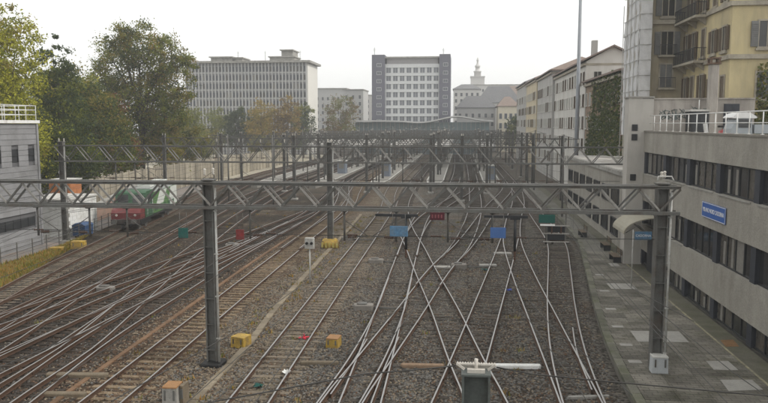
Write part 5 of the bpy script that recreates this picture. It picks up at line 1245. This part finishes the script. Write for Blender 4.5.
# weeds and grass: uncountable ground cover
wd = MB(); rnd = random.Random(77)
def blade(b, p, h, mi):
    a = rnd.uniform(0, 6.28); l = rnd.uniform(.2,.7)*h; dx, dy = math.cos(a), math.sin(a); w = .018+.02*rnd.random()
    b.poly([(p[0]-dy*w,p[1]+dx*w,p[2]),(p[0]+dy*w,p[1]-dx*w,p[2]),(p[0]+dx*l,p[1]+dy*l,p[2]+h)], mi)
for i in range(9000):
    t = rnd.random(); a = lerp_poly(vl, t); c = lerp_poly(vr, t); u = rnd.random()
    blade(wd, (a[0]*(1-u)+c[0]*u, a[1]*(1-u)+c[1]*u, GZ+.05+.12*math.sin(math.pi*u)), rnd.uniform(.1,.32), rnd.choices((0,1,2),(6,4,1))[0])
M_g1 = mat('grass_green', (.15,.16,.025), .9, .3, 1); M_g2 = mat('grass_rusty', (.29,.155,.030), .9, .3, 1); M_g3 = mat('grass_straw', (.24,.19,.08), .9, .3, 1)
o = wd.build('verge_grass', [M_g1, M_g2, M_g3]); stuff(o); o['label'] = 'rusty and green grass on the verge left of the yard'
wd = MB()
for i in range(260):
    x = rnd.uniform(-26, 6); y = rnd.uniform(24, 80)
    if rnd.random() < .5: x = rnd.gauss(-10.2, 1.1)
    for k in range(14): blade(wd, (x+rnd.gauss(0,.12), y+rnd.gauss(0,.12), GZ), rnd.uniform(.06,.22), rnd.choices((0,1,2),(3,3,3))[0])
o = wd.build('trackside_weeds', [M_g1, M_g2, M_g3]); stuff(o); o['label'] = 'scattered weeds growing in the ballast between the tracks'
# loose ballast stones on top of the ground sheet
st_ = MB(); 
M_s = [mat('stone_grey', (.15,.145,.135), .95, .3, 8), mat('stone_tan', (.22,.18,.13), .95, .3, 8), mat('stone_dark', (.055,.048,.042), .95, .3, 8), mat('stone_rust', (.12,.075,.048), .95, .3, 8)]
for i in range(110000):
    y = 20 + 45*rnd.random()**1.6; half = y*.6; x = rnd.uniform(max(-30,-half-4), 7)
    if x > edge_x(y)-.3: continue
    if -14.5 < x < -11.8 or -8.9 < x < -6.6:
        if rnd.random() < .45: continue
    s = rnd.uniform(.025,.068); z = GZ+s*.2+(.02 if rnd.random() < .12 else 0); a = rnd.uniform(0,6.28); n = len(st_.v)
    wts = (1,.5,6,2) if x < -16 else ((1,3,2,4) if x < -11.5 else ((3,4,2,2) if x < -6.5 else (5,2,4,1.5)))
    for k in range(4): st_.v.append((x+math.cos(a+k*1.57)*s*rnd.uniform(.7,1.3), y+math.sin(a+k*1.57)*s*rnd.uniform(.7,1.3), z+rnd.uniform(-.01,.01)))
    st_.v.append((x+rnd.uniform(-.3,.3)*s, y+rnd.uniform(-.3,.3)*s, z+s*rnd.uniform(.5,1.0))); mi = rnd.choices((0,1,2,3), wts)[0]
    for k in range(4): st_.face((n+k, n+(k+1)%4, n+4), mi)
o = st_.build('ballast_stones', M_s); stuff(o); o['label'] = 'loose ballast stones between the rails'

# ------------------------------------------------------------------ haze
hz = MB(); hz.box(-1450, 1450, -240, 1450, -1.4, 52)
hm = bpy.data.materials.new('haze'); hm.use_nodes = True; t = hm.node_tree; t.nodes.remove(t.nodes['Principled BSDF'])
pv = t.nodes.new('ShaderNodeVolumePrincipled'); pv.inputs['Color'].default_value = (.965,.975,.985,1); pv.inputs['Density'].default_value = .00074; pv.inputs['Anisotropy'].default_value = .2
t.links.new(pv.outputs[0], t.nodes['Material Output'].inputs['Volume'])
ho = hz.build('haze', hm); stuff(ho); ho['label'] = 'pale autumn haze over the railway and city'
